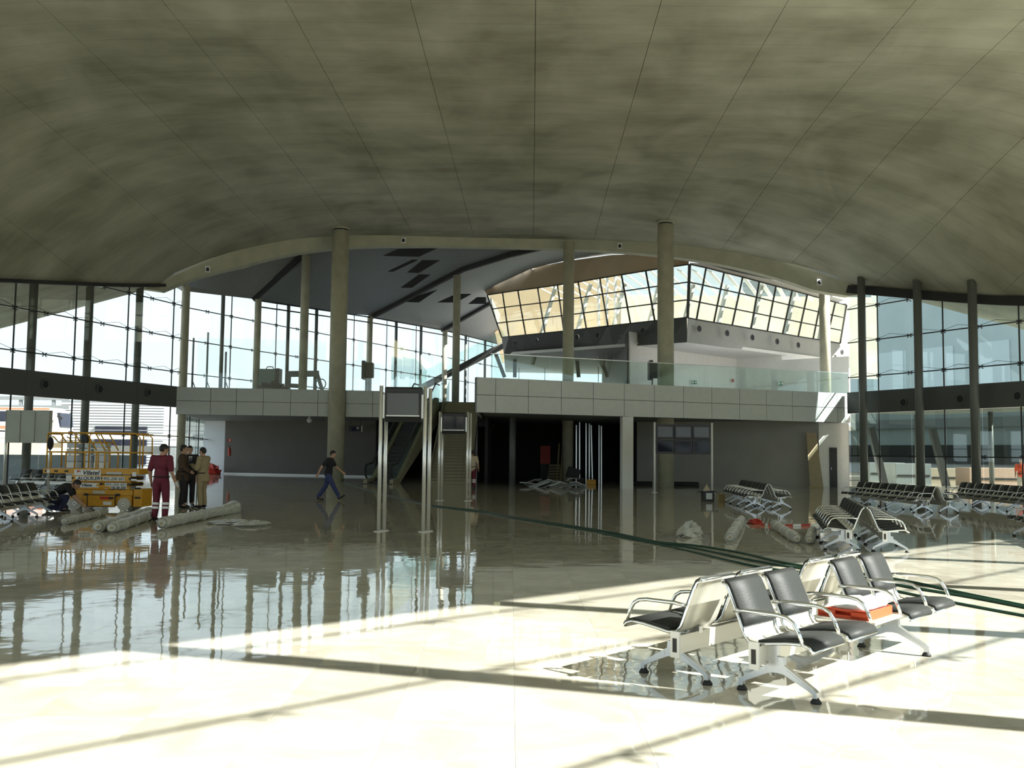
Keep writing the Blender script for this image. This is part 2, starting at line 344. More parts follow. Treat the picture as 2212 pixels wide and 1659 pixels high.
overhang(-1).build('roof_overhang', 'concrete_ceiling', ceiling); overhang(1).build('roof_overhang', 'concrete_ceiling', ceiling)
# edge beam along the end arch of the vault
vs, fs = [], []; K = 60
for k in range(K + 1):
    u = lerp(-0.035, 1.03, k / K); y = y_end(u); x = lerp(xl(y), xr(y), u); z = vault_z(x, y); c = abs(2 * u - 1); h = (0.5 + 0.55 * min(c, 1) ** 2.0) * min(1, max(0.10, min((u + 0.038) * 8, (1.035 - u) * 14)))
    vs += [(x, y - 0.05, z + 0.1), (x, y - 0.05, z - 0.0), (x, y + 0.10, z - h), (x, y + 0.75, z - h), (x, y + 0.75, z + 0.1)]
for k in range(K):
    for j in range(5): fs.append((k * 5 + j, k * 5 + (j + 1) % 5, (k + 1) * 5 + (j + 1) % 5, (k + 1) * 5 + j))
fs += [tuple(range(5)), tuple(range(K * 5 + 4, K * 5 - 1, -1))]
mb = MB(); mb.add(vs, fs); arch = mb.build('trim_1', 'beam_concrete'); struct(arch, 'curved concrete edge beam of the vault')
def arch_pt(u): y = y_end(u); x = lerp(xl(y), xr(y), u); return Vector((x, y, vault_z(x, y)))

# ------------------------------------------------------------------ columns
def column(x, y, r, z0, z1, m_, cap=False, n=24):
    mb = MB().cyl((x, y, z0), r, z1 - z0 - (0.16 if cap else 0), n)
    o = mb.build('column', m_); struct(o)
    if cap:
        MB().cyl((x, y, z1 - 0.16), r * 0.86, 0.08, n).build('bearing', 'gap_dark', o); MB().cyl((x, y, z1 - 0.08), r * 1.04, 0.10, n).build('column_head', m_, o)
    return o
def col_at(px, Y, r, z0, z1, m_='column_concrete', cap=False):
    p = at(px, 977, Y); return column(p.x, Y, r, z0, z1, m_, cap)
p = at(727, 900, 52.6); column(p.x, 52.6, 0.46, 0, vault_z(p.x, 52.6) + 0.02, 'column_concrete', True)
p = at(1438, 900, 50.2); column(p.x, 50.2, 0.43, 0, vault_z(p.x, 50.2) + 0.02, 'column_concrete', True)
col_at(390, 52.2, 0.215, 0, 10.6)                                   # concrete post where the hall glass ends
for px, Y in ((57, 42.3), (180, 45.9), (289, 49.5)):               # steel posts before the glass wall
    p = at(px, 977, Y); column(p.x, Y, 0.185, 0, vault_z(p.x, Y) + 0.05, 'steel_column')
for px, Y in ((1866, 49.2), (1988, 46.2), (2108, 43.4)):
    p = at(px, 977, Y); column(p.x, Y, 0.195, 0, vault_z(p.x, Y) + 0.05, 'steel_column')
for kk in (0.0, 3.45, 6.9, 10.3, 13.8, 17.3, 20.8):                # posts of the near glass wall, beside the camera
    x, y = (2.2 * .95 + .74 * kk) / .866, (.67 * kk - .31 * 2.2) / .866
    column(x, y, 0.17, 0, 10.2, 'steel_column')

# ------------------------------------------------------------------ glass walls
TR = (5.81, 7.66, 9.45)
spider_me = MB()
for a in (0.6, -0.6, math.pi - 0.6, math.pi + 0.6): spider_me.bar((0, 0, 0), (0.12 * math.cos(a), 0, 0.12 * math.sin(a)), 0.022, 0.022, (0, 1, 0)); spider_me.box((0.12 * math.cos(a), 0, 0.12 * math.sin(a)), (0.05, 0.04, 0.05))
spider_me = spider_me.mesh('spider_fitting', 'dark_steel')
def glass_wall(name, pts, z0, ztop, levels, step, label, glass='glass', mull=2, trans=True, rod=True, inward=None, tk=0.052, glass2=None):
    """panes between joints every STEP metres along the plan line PTS; ztop(p) gives the head height"""
    root = sempty(name, label); P = [Vector(p) for p in pts]; seg = []; st = []
    for a, b in zip(P, P[1:]):
        n = max(1, round((b - a).length / step)); st += [a.lerp(b, i / n) for i in range(n)]
    st.append(P[-1])
    for i, (a, b) in enumerate(zip(st, st[1:])):
        d = (b - a).normalized(); nrm = Vector((-d.y, d.x)); ta, tb = ztop(a), ztop(b); lv = [z0] + list(levels) + [99]; g = 0.012
        for k in range(len(lv) - 1):
            if lv[k] >= max(ta, tb) - 0.05: break
            la, lb = min(lv[k], ta), min(lv[k], tb); ha, hb = min(lv[k + 1], ta), min(lv[k + 1], tb)
            q = [(*(a + d * g), la + g), (*(b - d * g), lb + g), (*(b - d * g), hb - g), (*(a + d * g), ha - g)]
            MB().prism(q, (nrm.x * 0.02, nrm.y * 0.02, 0)).build('pane', glass2 if (glass2 and k > 0) else glass, root)
        inn = inward if inward is not None else Vector((0, 0)); off = inn * 0.12
        if trans:
            for z in levels:
                if z < min(ta, tb) - 0.1:
                    MB().bar((*(a + off), z), (*(b + off), z), tk, tk).build('transom', 'dark_steel', root)
                    if rod: MB().tube([(*(a + off), z + 0.04), (*(a.lerp(b, .5) + off * 2.2), z + 0.20), (*(b + off), z + 0.04)], 0.010, 6).build('tie_rod', 'dark_steel', root)
                    put('spider_fitting', spider_me, root, (*(a + off * .5), z), rz=math.atan2(d.y, d.x))
        if mull and i % mull == 0 and i > 0:
            MB().bar((*(a + off * .6), z0), (*(a + off * .6), ta), 0.05, 0.06, (0, 1, 0)).build('mullion', 'dark_steel', root)
    return root
def ztl(p): return zl_(p.y) + 0.03
def ztr(p): return zr_(p.y) + 0.03
BT, BB = 5.02, 3.9
inL = Vector((0.956, -0.293)); inR = Vector((-0.89, -0.45)); inN = Vector((-0.67, 0.74))
Lp = [(xl(y), y) for y in (28.0, 40.6, 52.0)]
_a, _b = Vector(Lp[1]), Vector(Lp[2]); _u = (_b - _a).normalized(); _d = FW * F + RT * (273 - CX) + UP * (CY - 720); _n = Vector((-_u.y, _u.x)); _m = _d.xy * (_a.dot(_n) / _d.xy.dot(_n))
Lq = [tuple(_m - _u * 18.0), tuple(_m), tuple(_m + _u * 3.6)]; Lq = Lq + ([Lp[2]] if Lq[2][1] < 51.8 else []); Rp = [(xr(y), y) for y in (29.0, 42.2, 51.0)]
glass_wall('window_1', Lq, BT, ztl, TR, 1.8, 'tall glass wall with sky behind', 'glass', inward=inL)
glass_wall('window_2', Lq, 0.05, lambda p: BB, (2.35,), 1.8, 'lower glazing below the dark band', 'clear_glass', inward=inL, rod=False)
glass_wall('window_3', Rp, BT, ztr, TR, 1.8, 'tall glass wall opposite', 'dim_glass', inward=inR)
glass_wall('window_4', Rp, 0.05, lambda p: BB, (1.68,), 1.8, 'lower glazing opposite', 'tinted_glass', inward=inR, rod=False, glass2='grey_glass')
Np = [(near_facade_x(y), y) for y in (-9.0, 18.0, 24.2)]
glass_wall('window_5', Np, 4.3, lambda p: interp(p.y, (18, 24.4), (10.0, 7.2)), TR, 2.02, 'glass wall beside the camera letting the sun in', 'clear_glass', inward=inN, rod=False, tk=0.04, mull=0)
glass_wall('window_6', Np, 0.05, lambda p: 3.3, (), 2.02, 'lower glazing beside the camera', 'clear_glass', inward=inN, rod=False)
for nm, P2 in (('window_7', [(near_facade_x(24.3), 24.3), (xr(29.0), 29.0)]), ('window_8', [(xl(28.0), 28.0), (xl(20.0), 20.0), (xl(1.0), 1.0), (xl(-9.0), -9.0)])):
    glass_wall(nm, P2, 0.05, ztr if nm == 'window_7' else ztl, (3.9, 5.02, 7.4), 3.6, 'glass wall outside the picture', 'glass', mull=1, rod=False)
MB().box((-7, -9.6, 5.5), (14, 0.3, 11)).build('wall_back', 'white_wall')['kind'] = 'structure'
# dark eave beams where the glass meets the vault
for nm, ys, fx, fz, hh, inn in (('trim_10', np.linspace(28, 52, 13), xl, zl_, 0.16, inL), ('trim_11', np.linspace(29, 51, 12), xr, zr_, 0.42, inR)):
    ev = sempty(nm, 'dark eave beam above the glass')
    for a, b in zip(ys, ys[1:]): MB().bar((fx(a) + inn.x * .1, a + inn.y * .1, fz(a) + .05 - hh / 2), (fx(b) + inn.x * .1, b + inn.y * .1, fz(b) + .05 - hh / 2), 0.3, hh).build('beam_segment', 'soffit_dark', ev)
# dark band at mezzanine height across the glass
vent_me = MB(); vent_me.tube([(0, 0.02, 0), (0, -0.06, 0)], [0.19, 0.16], 16); vent_me = vent_me.mesh('vent', 'ink_black')
ring_me = MB(); ring_me.tube([(0.19 * math.cos(t), -0.03, 0.19 * math.sin(t)) for t in np.linspace(0, 2 * math.pi, 17)[:-1]], 0.025, 6, closed=True); ring_me = ring_me.mesh('vent_ring', 'steel_column')
def vents(parent, pts, rz):
    for p in pts:
        v = put('vent', vent_me, parent, p, rz=rz); put('vent_ring', ring_me, v)
def band(name, a, b, off, z0, z1, label, m_='band_panel', n=8):
    a, b = Vector(a), Vector(b); d = (b - a).normalized(); root = sempty(name, label); L = (b - a).length
    for i in range(n):
        p, q = a + d * (L * i / n + .006) + off, a + d * (L * (i + 1) / n - .006) + off; MB().bar((*p, (z0 + z1) / 2), (*q, (z0 + z1) / 2), 0.16, z1 - z0).build('band_panel', m_, root)
    return root
bl = band('trim_2', Lp[0], Lp[2], inL * 0.16, BB, BT, 'dark band across the glass wall', n=7)
br = band('trim_3', Rp[0], Rp[2], inR * 0.16, BB, BT, 'dark band across the opposite glass wall', n=7)
band('trim_4', Np[0], Np[2], inN * 0.1, 3.3, 4.3, 'dark band across the near glass wall', n=10)
def wallpt(px, py, P0, P1):
    """where the sight line of a surveyed point meets the vertical plane through P0-P1"""
    d = FW * F + RT * (px - CX) + UP * (CY - py); n = Vector((-(P1[1] - P0[1]), P1[0] - P0[0], 0)); t = (Vector((P0[0], P0[1], 0)) - Vector((0, 0, H))).dot(n) / d.dot(n)
    return Vector((0, 0, H)) + d * t
aL = math.atan2(11.4, 3.5); aR = math.atan2(8.8, -4.45)
vents(bl, [wallpt(px, py, tuple(Vector(Lp[1]) + inL * .26), tuple(Vector(Lp[2]) + inL * .26)) for px, py in ((97, 830), (215, 840), (320, 848))], aL)
vents(br, [wallpt(px, py, tuple(Vector(Rp[1]) + inR * .26), tuple(Vector(Rp[2]) + inR * .26)) for px, py in ((1952, 869), (2075, 862), (2199, 855))], aR + math.pi)

# ------------------------------------------------------------------ mezzanine slabs and their fascia panels
FR0, FR1 = Vector((-1.56, 42.6)), Vector((18.0, 51.2)); FL0, FL1 = Vector((-18.0, 51.6)), Vector((-7.3, 53.2))
sl = MB().prism([(-17.9, 51.9, 3.62), (-7.4, 53.5, 3.62), (-7.4, 61.2, 3.62), (-1.6, 61.2, 3.62), (-1.6, 92, 3.62), (-26, 92, 3.62), (-22.5, 66, 3.62)], (0, 0, 1.2)).build('floor_mezzanine', 'soffit_grey'); struct(sl, 'upper floor slab')
sr = MB().prism([(-1.4, 43.1, 3.52), (17.8, 51.6, 3.52), (25, 70, 3.52), (25, 92, 3.52), (-1.4, 92, 3.52)], (0, 0, 1.3)).build('floor_mezzanine', 'soffit_grey'); struct(sr, 'upper floor slab')
def fascia(name, a, b, z0, z1, cuts, label, side=None):
    root = sempty(name, label); d = (b - a).normalized(); L = (b - a).length; n = Vector((d.y, -d.x)); cs = [0] + [c for c in cuts if 0.15 < c < L - 0.1] + [L]; zm = lerp(z0, z1, 0.5)
    MB().bar((*(a - n * 0.14), (z0 + z1) / 2), (*(b - n * 0.14), (z0 + z1) / 2), 0.2, z1 - z0 - 0.02).build('fascia_backing', 'gap_dark', root)
    for c0, c1 in zip(cs, cs[1:]):
        for za, zb in ((z0, zm), (zm, z1)):
            MB().bar((*(a + d * (c0 + .012)), (za + zb) / 2), (*(a + d * (c1 - .012)), (za + zb) / 2), 0.05, zb - za - 0.022).build('fascia_panel', 'fascia', root)
    return root, d, n
def cut_list(a, b, pxs, py=860):
    d = (b - a).normalized(); return [(Vector(wallpt(px, py, tuple(a), tuple(b)).xy) - a).dot(d) for px in pxs]
fr, dR, nR = fascia('wall_mezzanine', FR0, FR1, 3.42, 5.0, cut_list(FR0, FR1, (1070, 1141, 1212, 1281, 1348, 1413, 1476, 1537, 1597, 1655, 1711, 1765, 1808)), 'grey panelled mezzanine fascia')
fl_, dL, nL = fascia('wall_mezzanine', FL0, FL1, 3.52, 5.0, cut_list(FL0, FL1, (455, 511, 569, 628, 687, 747, 805)), 'grey panelled mezzanine fascia at the far glass')
MB().bar((FR0.x - .02, FR0.y + .05, 4.21), (FR0.x - .02, 61, 4.21), 0.05, 1.58).build('wall_return', 'fascia')['kind'] = 'structure'
MB().bar((FL1.x + .02, FL1.y + .05, 4.26), (FL1.x + .02, 61, 4.26), 0.05, 1.48).build('wall_return', 'fascia')['kind'] = 'structure'
# glass balustrade standing on the fascia
def balustrade(name, a, b, z0, z1, step, label, glass='green_glass', rail=True, off=-0.12):
    root = sempty(name, label); d = (b - a).normalized(); n = Vector((d.y, -d.x)) * off; L = (b - a).length; k = max(1, round(L / step))
    for i in range(k):
        p, q = a + d * (L * i / k + .01) + n, a + d * (L * (i + 1) / k - .01) + n
        MB().bar((*p, (z0 + z1) / 2), (*q, (z0 + z1) / 2), 0.02, z1 - z0).build('pane', glass, root)
    if rail: MB().bar((*(a + n), z1 + .015), (*(b + n), z1 + .015), 0.045, 0.03).build('cap_rail', 'aluminium', root)
    return root
balustrade('trim_5', FR0 + dR * 0.7, FR1, 5.0, 6.07, 2.9, 'green glass balustrade along the mezzanine')
balustrade('trim_6', FL0 + dL * 0.9, FL1, 5.0, 7.75, 2.6, 'tall glass screen along the far mezzanine', 'clear_glass', False, -0.6)
# supports and ground-floor walls below
p = wallpt(1355, 980, tuple(FR0), tuple(FR1)); 
pil = MB().box((p.x, p.y + 0.25, 1.71), (0.52, 0.52, 3.42), math.atan2(dR.y, dR.x) * .3).build('column', 'white_wall'); struct(pil)
col_at(1107, 50.0, 0.17, 0, 3.52, 'steel_column'); col_at(1226, 55.2, 0.32, 0, 13.9); col_at(1785, 55.0, 0.30, 4.8, 12.2)
col_at(650, 57.5, 0.25, 4.8, 13.4); col_at(982, 62.4, 0.24, 4.8, 13.2)
def wall(name, a, b, z0, z1, m_, t=0.2):
    o = MB().bar((a[0], a[1], (z0 + z1) / 2), (b[0], b[1], (z0 + z1) / 2), t, z1 - z0).build(name, m_); struct(o); return o
W0, W1 = (-19.6, 66.2), (-8.6, 61.6)
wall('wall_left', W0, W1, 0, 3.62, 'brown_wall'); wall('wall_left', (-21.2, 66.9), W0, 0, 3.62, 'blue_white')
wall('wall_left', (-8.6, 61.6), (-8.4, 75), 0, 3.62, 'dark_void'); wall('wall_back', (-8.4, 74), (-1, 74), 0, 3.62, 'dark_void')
wall('baseboard_left', (-19.6, 66.08), (-8.6, 61.48), 0, 0.10, 'white_paint', 0.06)
gl = glass_wall('window_9', [(-18.1, 52.2), (-21.2, 66.8)], 0.05, lambda p: 3.6, (2.35,), 2.4, 'lower glazing beyond the end post', 'clear_glass', mull=2, inward=Vector((1, 0)), rod=False)
G0, G1 = onfloor(1385, 1046).xy, onfloor(1768, 1055).xy
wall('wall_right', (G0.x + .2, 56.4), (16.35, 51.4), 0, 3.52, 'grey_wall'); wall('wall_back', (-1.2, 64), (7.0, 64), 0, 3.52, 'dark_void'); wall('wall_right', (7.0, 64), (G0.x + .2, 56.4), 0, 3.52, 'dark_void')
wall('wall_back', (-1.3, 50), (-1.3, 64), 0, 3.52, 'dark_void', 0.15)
wall('wall_right', (16.3, 51.25), (17.95, 51.55), 0, 3.42, 'white_wall', 0.18)
wall('wall_right', (17.95, 51.5), (22, 74), 0, 3.42, 'white_wall', 0.15)
d1 = MB().box((17.1, 51.3, 1.05), (0.42, 0.08, 2.1), math.radians(10)).build('door_1', 'dark_steel'); struct(d1)
MB().box((17.1 - .14, 51.22, 1.0), (0.03, 0.05, 0.12), math.radians(10)).build('door_handle', 'aluminium', d1)

# ------------------------------------------------------------------ far glass wall and the folded roof over the mezzanine
Fp = [at(392, 628, 52.4), at(548, 646, 58.0), at(800, 684, 69.2), at(955, 712, 78.8), at(1085, 745, 89.0)]
fy = [p.y for p in Fp]; fz = [p.z for p in Fp]
glass_wall('window_10', [(p.x, p.y) for p in Fp], 4.85, lambda p: interp(p.y, fy, fz), TR, 2.1, 'far glass wall above the mezzanine', 'clear_glass', inward=Vector((0.9, -0.42)), rod=False)
for px, big in ((473, 0), (549, 1), (615, 0), (676, 0), (792, 1), (849, 0), (903, 0), (955, 1), (1000, 0), (1042, 0)):
    for a, b in zip(Fp, Fp[1:]):
        q = wallpt(px, 750, (a.x, a.y), (b.x, b.y))
        if a.y - .01 <= q.y <= b.y + .01:
            column(q.x + 0.25, q.y - 0.3, 0.20 if big else 0.11, 4.85, interp(q.y, fy, fz) - 0.05, 'column_concrete' if big else 'steel_column', n=14); break
for dz, r in ((-0.12, .05), (-0.5, .045)):
    for a, b in zip(Fp[1:], Fp[2:]):
        o = MB().tube([a + Vector((.3, -.3, dz)), b + Vector((.3, -.3, dz))], r, 8).build('trim_7', 'dark_steel'); struct(o)
def soffit(pts, m_='soffit_grey', t=0.25, name='ceiling_fold'):
    o = MB().prism(pts, (0, 0, t)).build(name, m_); struct(o); return o
def loft(c1, c2, m_='soffit_grey', n=14, t=0.25):
    def res(c):
        L = [0.0]
        for a, b in zip(c, c[1:]): L.append(L[-1] + (b - a).length)
        out = []
        for i in range(n + 1):
            s = L[-1] * i / n; k = max(j for j in range(len(c) - 1) if L[j] <= s + 1e-6); out.append(lerp(c[k], c[k + 1], min(1, (s - L[k]) / max(1e-6, L[k + 1] - L[k]))))
        return out
    a, b = res(c1), res(c2); vs = a + b + [p + Vector((0, 0, t)) for p in a + b]; N = 2 * (n + 1); fs = []
    for i in range(n):
        q = (i, i + 1, n + 2 + i, n + 1 + i); fs += [q, tuple(x + N for x in reversed(q)), (i, i + 1, i + 1 + N, i + N), (n + 1 + i, n + 2 + i, n + 2 + i + N, n + 1 + i + N)]
    fs += [(0, n + 1, n + 1 + N, N), (n, 2 * n + 1, 2 * n + 1 + N, n + N)]
    base = vs; vs, f2_ = [], []; sm = []
    for f in fs[:4 * n]: pass
    surf = [f for i, f in enumerate(fs[:4 * n]) if i % 4 < 2]; side = [f for i, f in enumerate(fs[:4 * n]) if i % 4 >= 2] + fs[4 * n:]
    mb = MB(); mb.add(base, surf); mb.sm = [True] * len(surf); mb.add(base, side); mb.keep = True; o = mb.build('ceiling_fold', m_); struct(o); return o
# the fold lines
cr2 = [Fp[2], at(900, 632, 66), at(1000, 580, 62.5), at(1100, 549, 60), at(1195, 527, 58.5)]
A1, A2, A3 = at(330, 590, 53.5), at(655, 548, 58), at(900, 515, 58.5)
loft([Fp[0], Fp[1]], [A1, at(520, 565, 57), A2])
loft([Fp[1], Fp[2], cr2[1], cr2[2], cr2[3], cr2[4]], [A2, at(760, 528, 58.3), A3, at(1050, 510, 58.5), at(1195, 515, 58.4)])
BL0 = at(1046, 627, 70.5)
loft([Fp[2], cr2[1], cr2[2], cr2[3], cr2[4], at(1330, 522, 58.4)], [Fp[3], at(1060, 652, 75), BL0, at(1155, 577, 66.5), at(1240, 560, 64), at(1322, 549, 61.5), at(1428, 549, 58.6)])
soffit([Fp[3], Fp[4], at(1088, 700, 88), at(1062, 650, 76)])
for line, r in (([Fp[1], lerp(Fp[1], A2, .5), A2], .13), (cr2, .13), ([Fp[3], at(1060, 652, 75)], .13)):
    for a, b in zip(line, line[1:]): struct(MB().bar(a + Vector((0, -.1, -.08)), b + Vector((0, -.1, -.08)), 0.26, 0.30).build('ceiling_beam', 'soffit_dark'))
def unlit_opening(q, Ys):  # near-black slabs paint the shade inside open ceiling recesses
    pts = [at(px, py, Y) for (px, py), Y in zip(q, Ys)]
    o = MB().prism([p + Vector((0, -.04, -.06)) for p in pts], (0, 0.02, 0.03)).build('opening_shade', 'soffit_dark'); struct(o)
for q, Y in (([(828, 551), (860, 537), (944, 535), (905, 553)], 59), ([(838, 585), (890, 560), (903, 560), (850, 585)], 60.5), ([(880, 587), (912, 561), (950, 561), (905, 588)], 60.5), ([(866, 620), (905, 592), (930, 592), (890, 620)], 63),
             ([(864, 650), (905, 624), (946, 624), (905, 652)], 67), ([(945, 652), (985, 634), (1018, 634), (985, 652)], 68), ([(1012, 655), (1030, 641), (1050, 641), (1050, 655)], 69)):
    unlit_opening(q, [Y + .3, Y - .3, Y - .3, Y + .3])
# slanting flight with glass outside the far wall
fa, fb = at(905, 842, 80), at(1092, 745, 80)
ramp = sempty('trim_8', 'slanting flight behind the far glass'); MB().bar(fa, fb, 0.6, 0.42).build('stringer', 'dark_steel', ramp); MB().bar(fa + Vector((0, -.3, .75)), fb + Vector((0, -.3, .75)), 0.02, 1.0).build('pane', 'green_glass', ramp)
MB().tube([fa + Vector((0, -.3, .26)), fb + Vector((0, -.3, .26))], 0.06, 8).build('handrail', 'dark_steel', ramp)
# folded glass screens round the stair head
scr = sempty('window_11', 'greenish glass screens at the stair head')
ps = [at(845, 838, 58), at(870, 838, 60.5), at(895, 838, 63), at(922, 838, 65.5)]; tops = [at(845, 727, 58), at(870, 748, 60.5), at(895, 772, 63), at(922, 800, 65.5)]
for i in range(3): MB().prism([(ps[i].x, ps[i].y, 5.0), (ps[i+1].x - .02, ps[i+1].y - .05, 5.0), tops[i+1] - Vector((.02, .05, 0)), tops[i]], (0.02, 0, 0)).build('pane', 'green_glass', scr)
for a, b in ((955, 62), (970, 62)):
    pp = at(a, 858, b); MB().prism([(pp.x, pp.y - 3, 4.2), (pp.x, pp.y, 5.0), (pp.x, pp.y, 6.3), (pp.x, pp.y - 3, 5.4)], (0.02, 0, 0)).build('pane', 'green_glass', scr)

# ------------------------------------------------------------------ glazed room hanging over the mezzanine
box = sempty('window_12', 'outward-leaning glazed upper room')
def face(T, Bm, Ys_t, ratios, rows, gl_m, frame_m):
    """T, Bm: px lists of mullion tops and bottoms; depth runs linearly in 1/Y"""
    n = len(T); g = [[None] * (rows + 1) for _ in range(n)]
    for i in range(n):
        Y = 1 / lerp(1 / Ys_t[0], 1 / Ys_t[1], ratios[i])
        for r in range(rows + 1):
            t = r / rows; px = lerp(T[i][0], Bm[i][0], t); py = lerp(T[i][1], Bm[i][1], t); g[i][r] = at(px, py, Y)
    for i in range(n - 1):
        for r in range(rows): MB().prism([g[i][r], g[i+1][r], g[i+1][r+1], g[i][r+1]], (0, 0.03, 0)).build('pane', gl_m, box)
    for i in range(n): MB().bar(g[i][0] - Vector((0, .04, 0)), g[i][rows] - Vector((0, .04, 0)), 0.10, 0.10).build('mullion', frame_m, box)
    for r in range(rows + 1):
        for i in range(n - 1): MB().bar(g[i][r] - Vector((0, .04, 0)), g[i+1][r] - Vector((0, .04, 0)), 0.07, 0.07).build('transom', frame_m, box)
    return g
def rat(px, a, b): return (px - a) / (b - a)
def z4(x, y): return (1000 + x / 2.572, 480 + y / 2.572)
Tl = [z4(*p) for p in ((135, 405), (220, 392), (305, 380), (415, 366), (525, 350), (640, 333), (760, 312), (880, 293), (1015, 271), (1135, 252), (1255, 235))]
Bl = [z4(*p) for p in ((215, 640), (255, 636), (348, 627), (455, 616), (560, 605), (685, 591), (805, 577), (930, 563), (1065, 548), (1165, 538), (1245, 530))]
YC, YL, YR = 57.0, 70.5, 71.5
gL = face(Tl, Bl, (YL, YC), [rat((a[0] + b[0]) / 2, 1068, 1486) for a, b in zip(Tl, Bl)], 3, 'box_glass', 'dark_steel')
Tr = [z4(*p) for p in ((1262, 235), (1350, 254), (1450, 280), (1553, 306), (1645, 331), (1738, 356), (1828, 380), (1912, 403), (1990, 424), (2068, 445), (2130, 461))]
Br = [z4(*p) for p in ((1250, 532), (1297, 541), (1393, 557), (1495, 573), (1600, 591), (1690, 606), (1775, 620), (1862, 635), (1945, 648), (2018, 660), (2095, 673))]
gR = face(Tr, Br, (YC, YR), [rat((a[0] + b[0]) / 2, 1488, 1821) for a, b in zip(Tr, Br)], 3, 'box_glass', 'dark_steel')
def skin_panel(top, bot, m_, name, d=(0, 0.15, 0)):
    for i in range(len(top) - 1): MB().prism([top[i], top[i+1], bot[i+1], bot[i]], d).build(name, m_, box)
bot0 = [g[3] for g in gL]; band_l = [at(lerp(z4(228, 738)[0], z4(1245, 666)[0], i / 10), lerp(z4(228, 738)[1], z4(1245, 666)[1], i / 10), bot0[i].y + 0.1) for i in range(11)]
skin_panel(bot0, band_l, 'band_panel', 'band_panel')
bot1 = [g[3] for g in gR]; band_r = [at(lerp(z4(1245, 666)[0], z4(2130, 782)[0], i / 10), lerp(z4(1245, 666)[1], z4(2130, 782)[1], i / 10), bot1[i].y + 0.1) for i in range(11)]
skin_panel(bot1, band_r, 'soffit_pale', 'band_panel')
top0 = [g[0] for g in gL]; tl_px = [(115, 372), (215, 325), (310, 285), (400, 252), (510, 228), (620, 210), (725, 195), (830, 181), (960, 178), (1090, 183), (1255, 200)]
skin_panel([at(*z4(*p), top0[i].y + 0.1) for i, p in enumerate(tl_px)], top0, 'tan_panel', 'tan_panel')
top1 = [g[0] for g in gR]; tr_px = [(1262, 225), (1350, 230), (1450, 248), (1553, 278), (1645, 300), (1738, 326), (1828, 352), (1912, 376), (1990, 398), (2068, 418), (2130, 435)]
skin_panel([at(*z4(*p), top1[i].y + 0.1) for i, p in enumerate(tr_px)], top1, 'fascia', 'head_panel')
vents(box, [at(*z4(*p), Y) for p, Y in (((290, 672), 68.6), ((410, 660), 66.7), ((635, 640), 63.4), ((750, 628), 62.0), ((1000, 603), 59.3))], math.atan2(-13.5, 11))
vents(box, [at(*z4(*p), Y) for p, Y in (((1312, 592), 57.5), ((1467, 617), 59.4), ((1607, 641), 61.5), ((1745, 663), 63.9), ((1862, 683), 66.1), ((2105, 722), 70.6))], math.atan2(14.5, 14))
closure = [A1, at(520, 565, 57), A2, at(760, 528, 58.3), A3, at(1050, 510, 58.5), cr2[4], at(1330, 522, 58.4), at(1428, 535, 58.3), at(1500, 548, 57)]
for a, b in zip(closure, closure[1:]): struct(MB().prism([a, b, (b.x, b.y, 15.4), (a.x, a.y, 15.4)], (0, 0.2, 0)).build('sun_block_wall', 'soffit_grey'))  # unseen walls added to stop sun entering above the soffit
ak = [arch_pt(u) + Vector((0, .2, .15)) for u in np.linspace(0.0, 1.0, 25)]
for a, b in zip(ak, ak[1:]): struct(MB().prism([a, b, (b.x, b.y, 15.45), (a.x, a.y, 15.45)], (0, 0.2, 0)).build('sun_block_wall', 'soffit_grey'))  # added along the arch edge to shut out the sun
struct(MB().prism([(-23, 49.5, 15.3), (-10, 53.5, 15.3), (6, 54, 15.3), (13, 52, 15.3), (13, 60, 15.3), (-23, 60, 15.3)], (0, 0, 0.25)).build('sun_block_link', 'concrete_ceiling'))  # unseen roof strip added to keep sun off the columns below
struct(MB().prism([(11, 56.4, 14.6), (17.4, 51.4, 13.6), (20, 50, 12.8), (20.5, 56, 13.2), (29, 60, 13.0), (29, 70, 13.5), (20, 70, 14.5)], (0, 0, 0.3)).build('sun_block_wing', 'concrete_ceiling'))  # unseen roof piece, shaped to keep the sun off the glazed room
# roof over the glazed room's head, black gap above it, its underside
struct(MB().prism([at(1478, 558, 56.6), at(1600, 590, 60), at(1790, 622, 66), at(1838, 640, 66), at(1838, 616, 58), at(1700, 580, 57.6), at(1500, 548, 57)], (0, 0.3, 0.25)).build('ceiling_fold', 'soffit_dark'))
under = [band_l[0], band_l[10], band_r[10]]
struct(MB().prism([band_l[0] + Vector((0, .2, 0)), band_l[10] + Vector((0, .2, 0)), band_r[10] + Vector((0, .2, 0)), Vector((band_r[10].x, 86, band_r[10].z)), Vector((band_l[0].x, 86, band_l[0].z))], (0, 0, 0.2)).build('ceiling_fold', 'white_wall'))
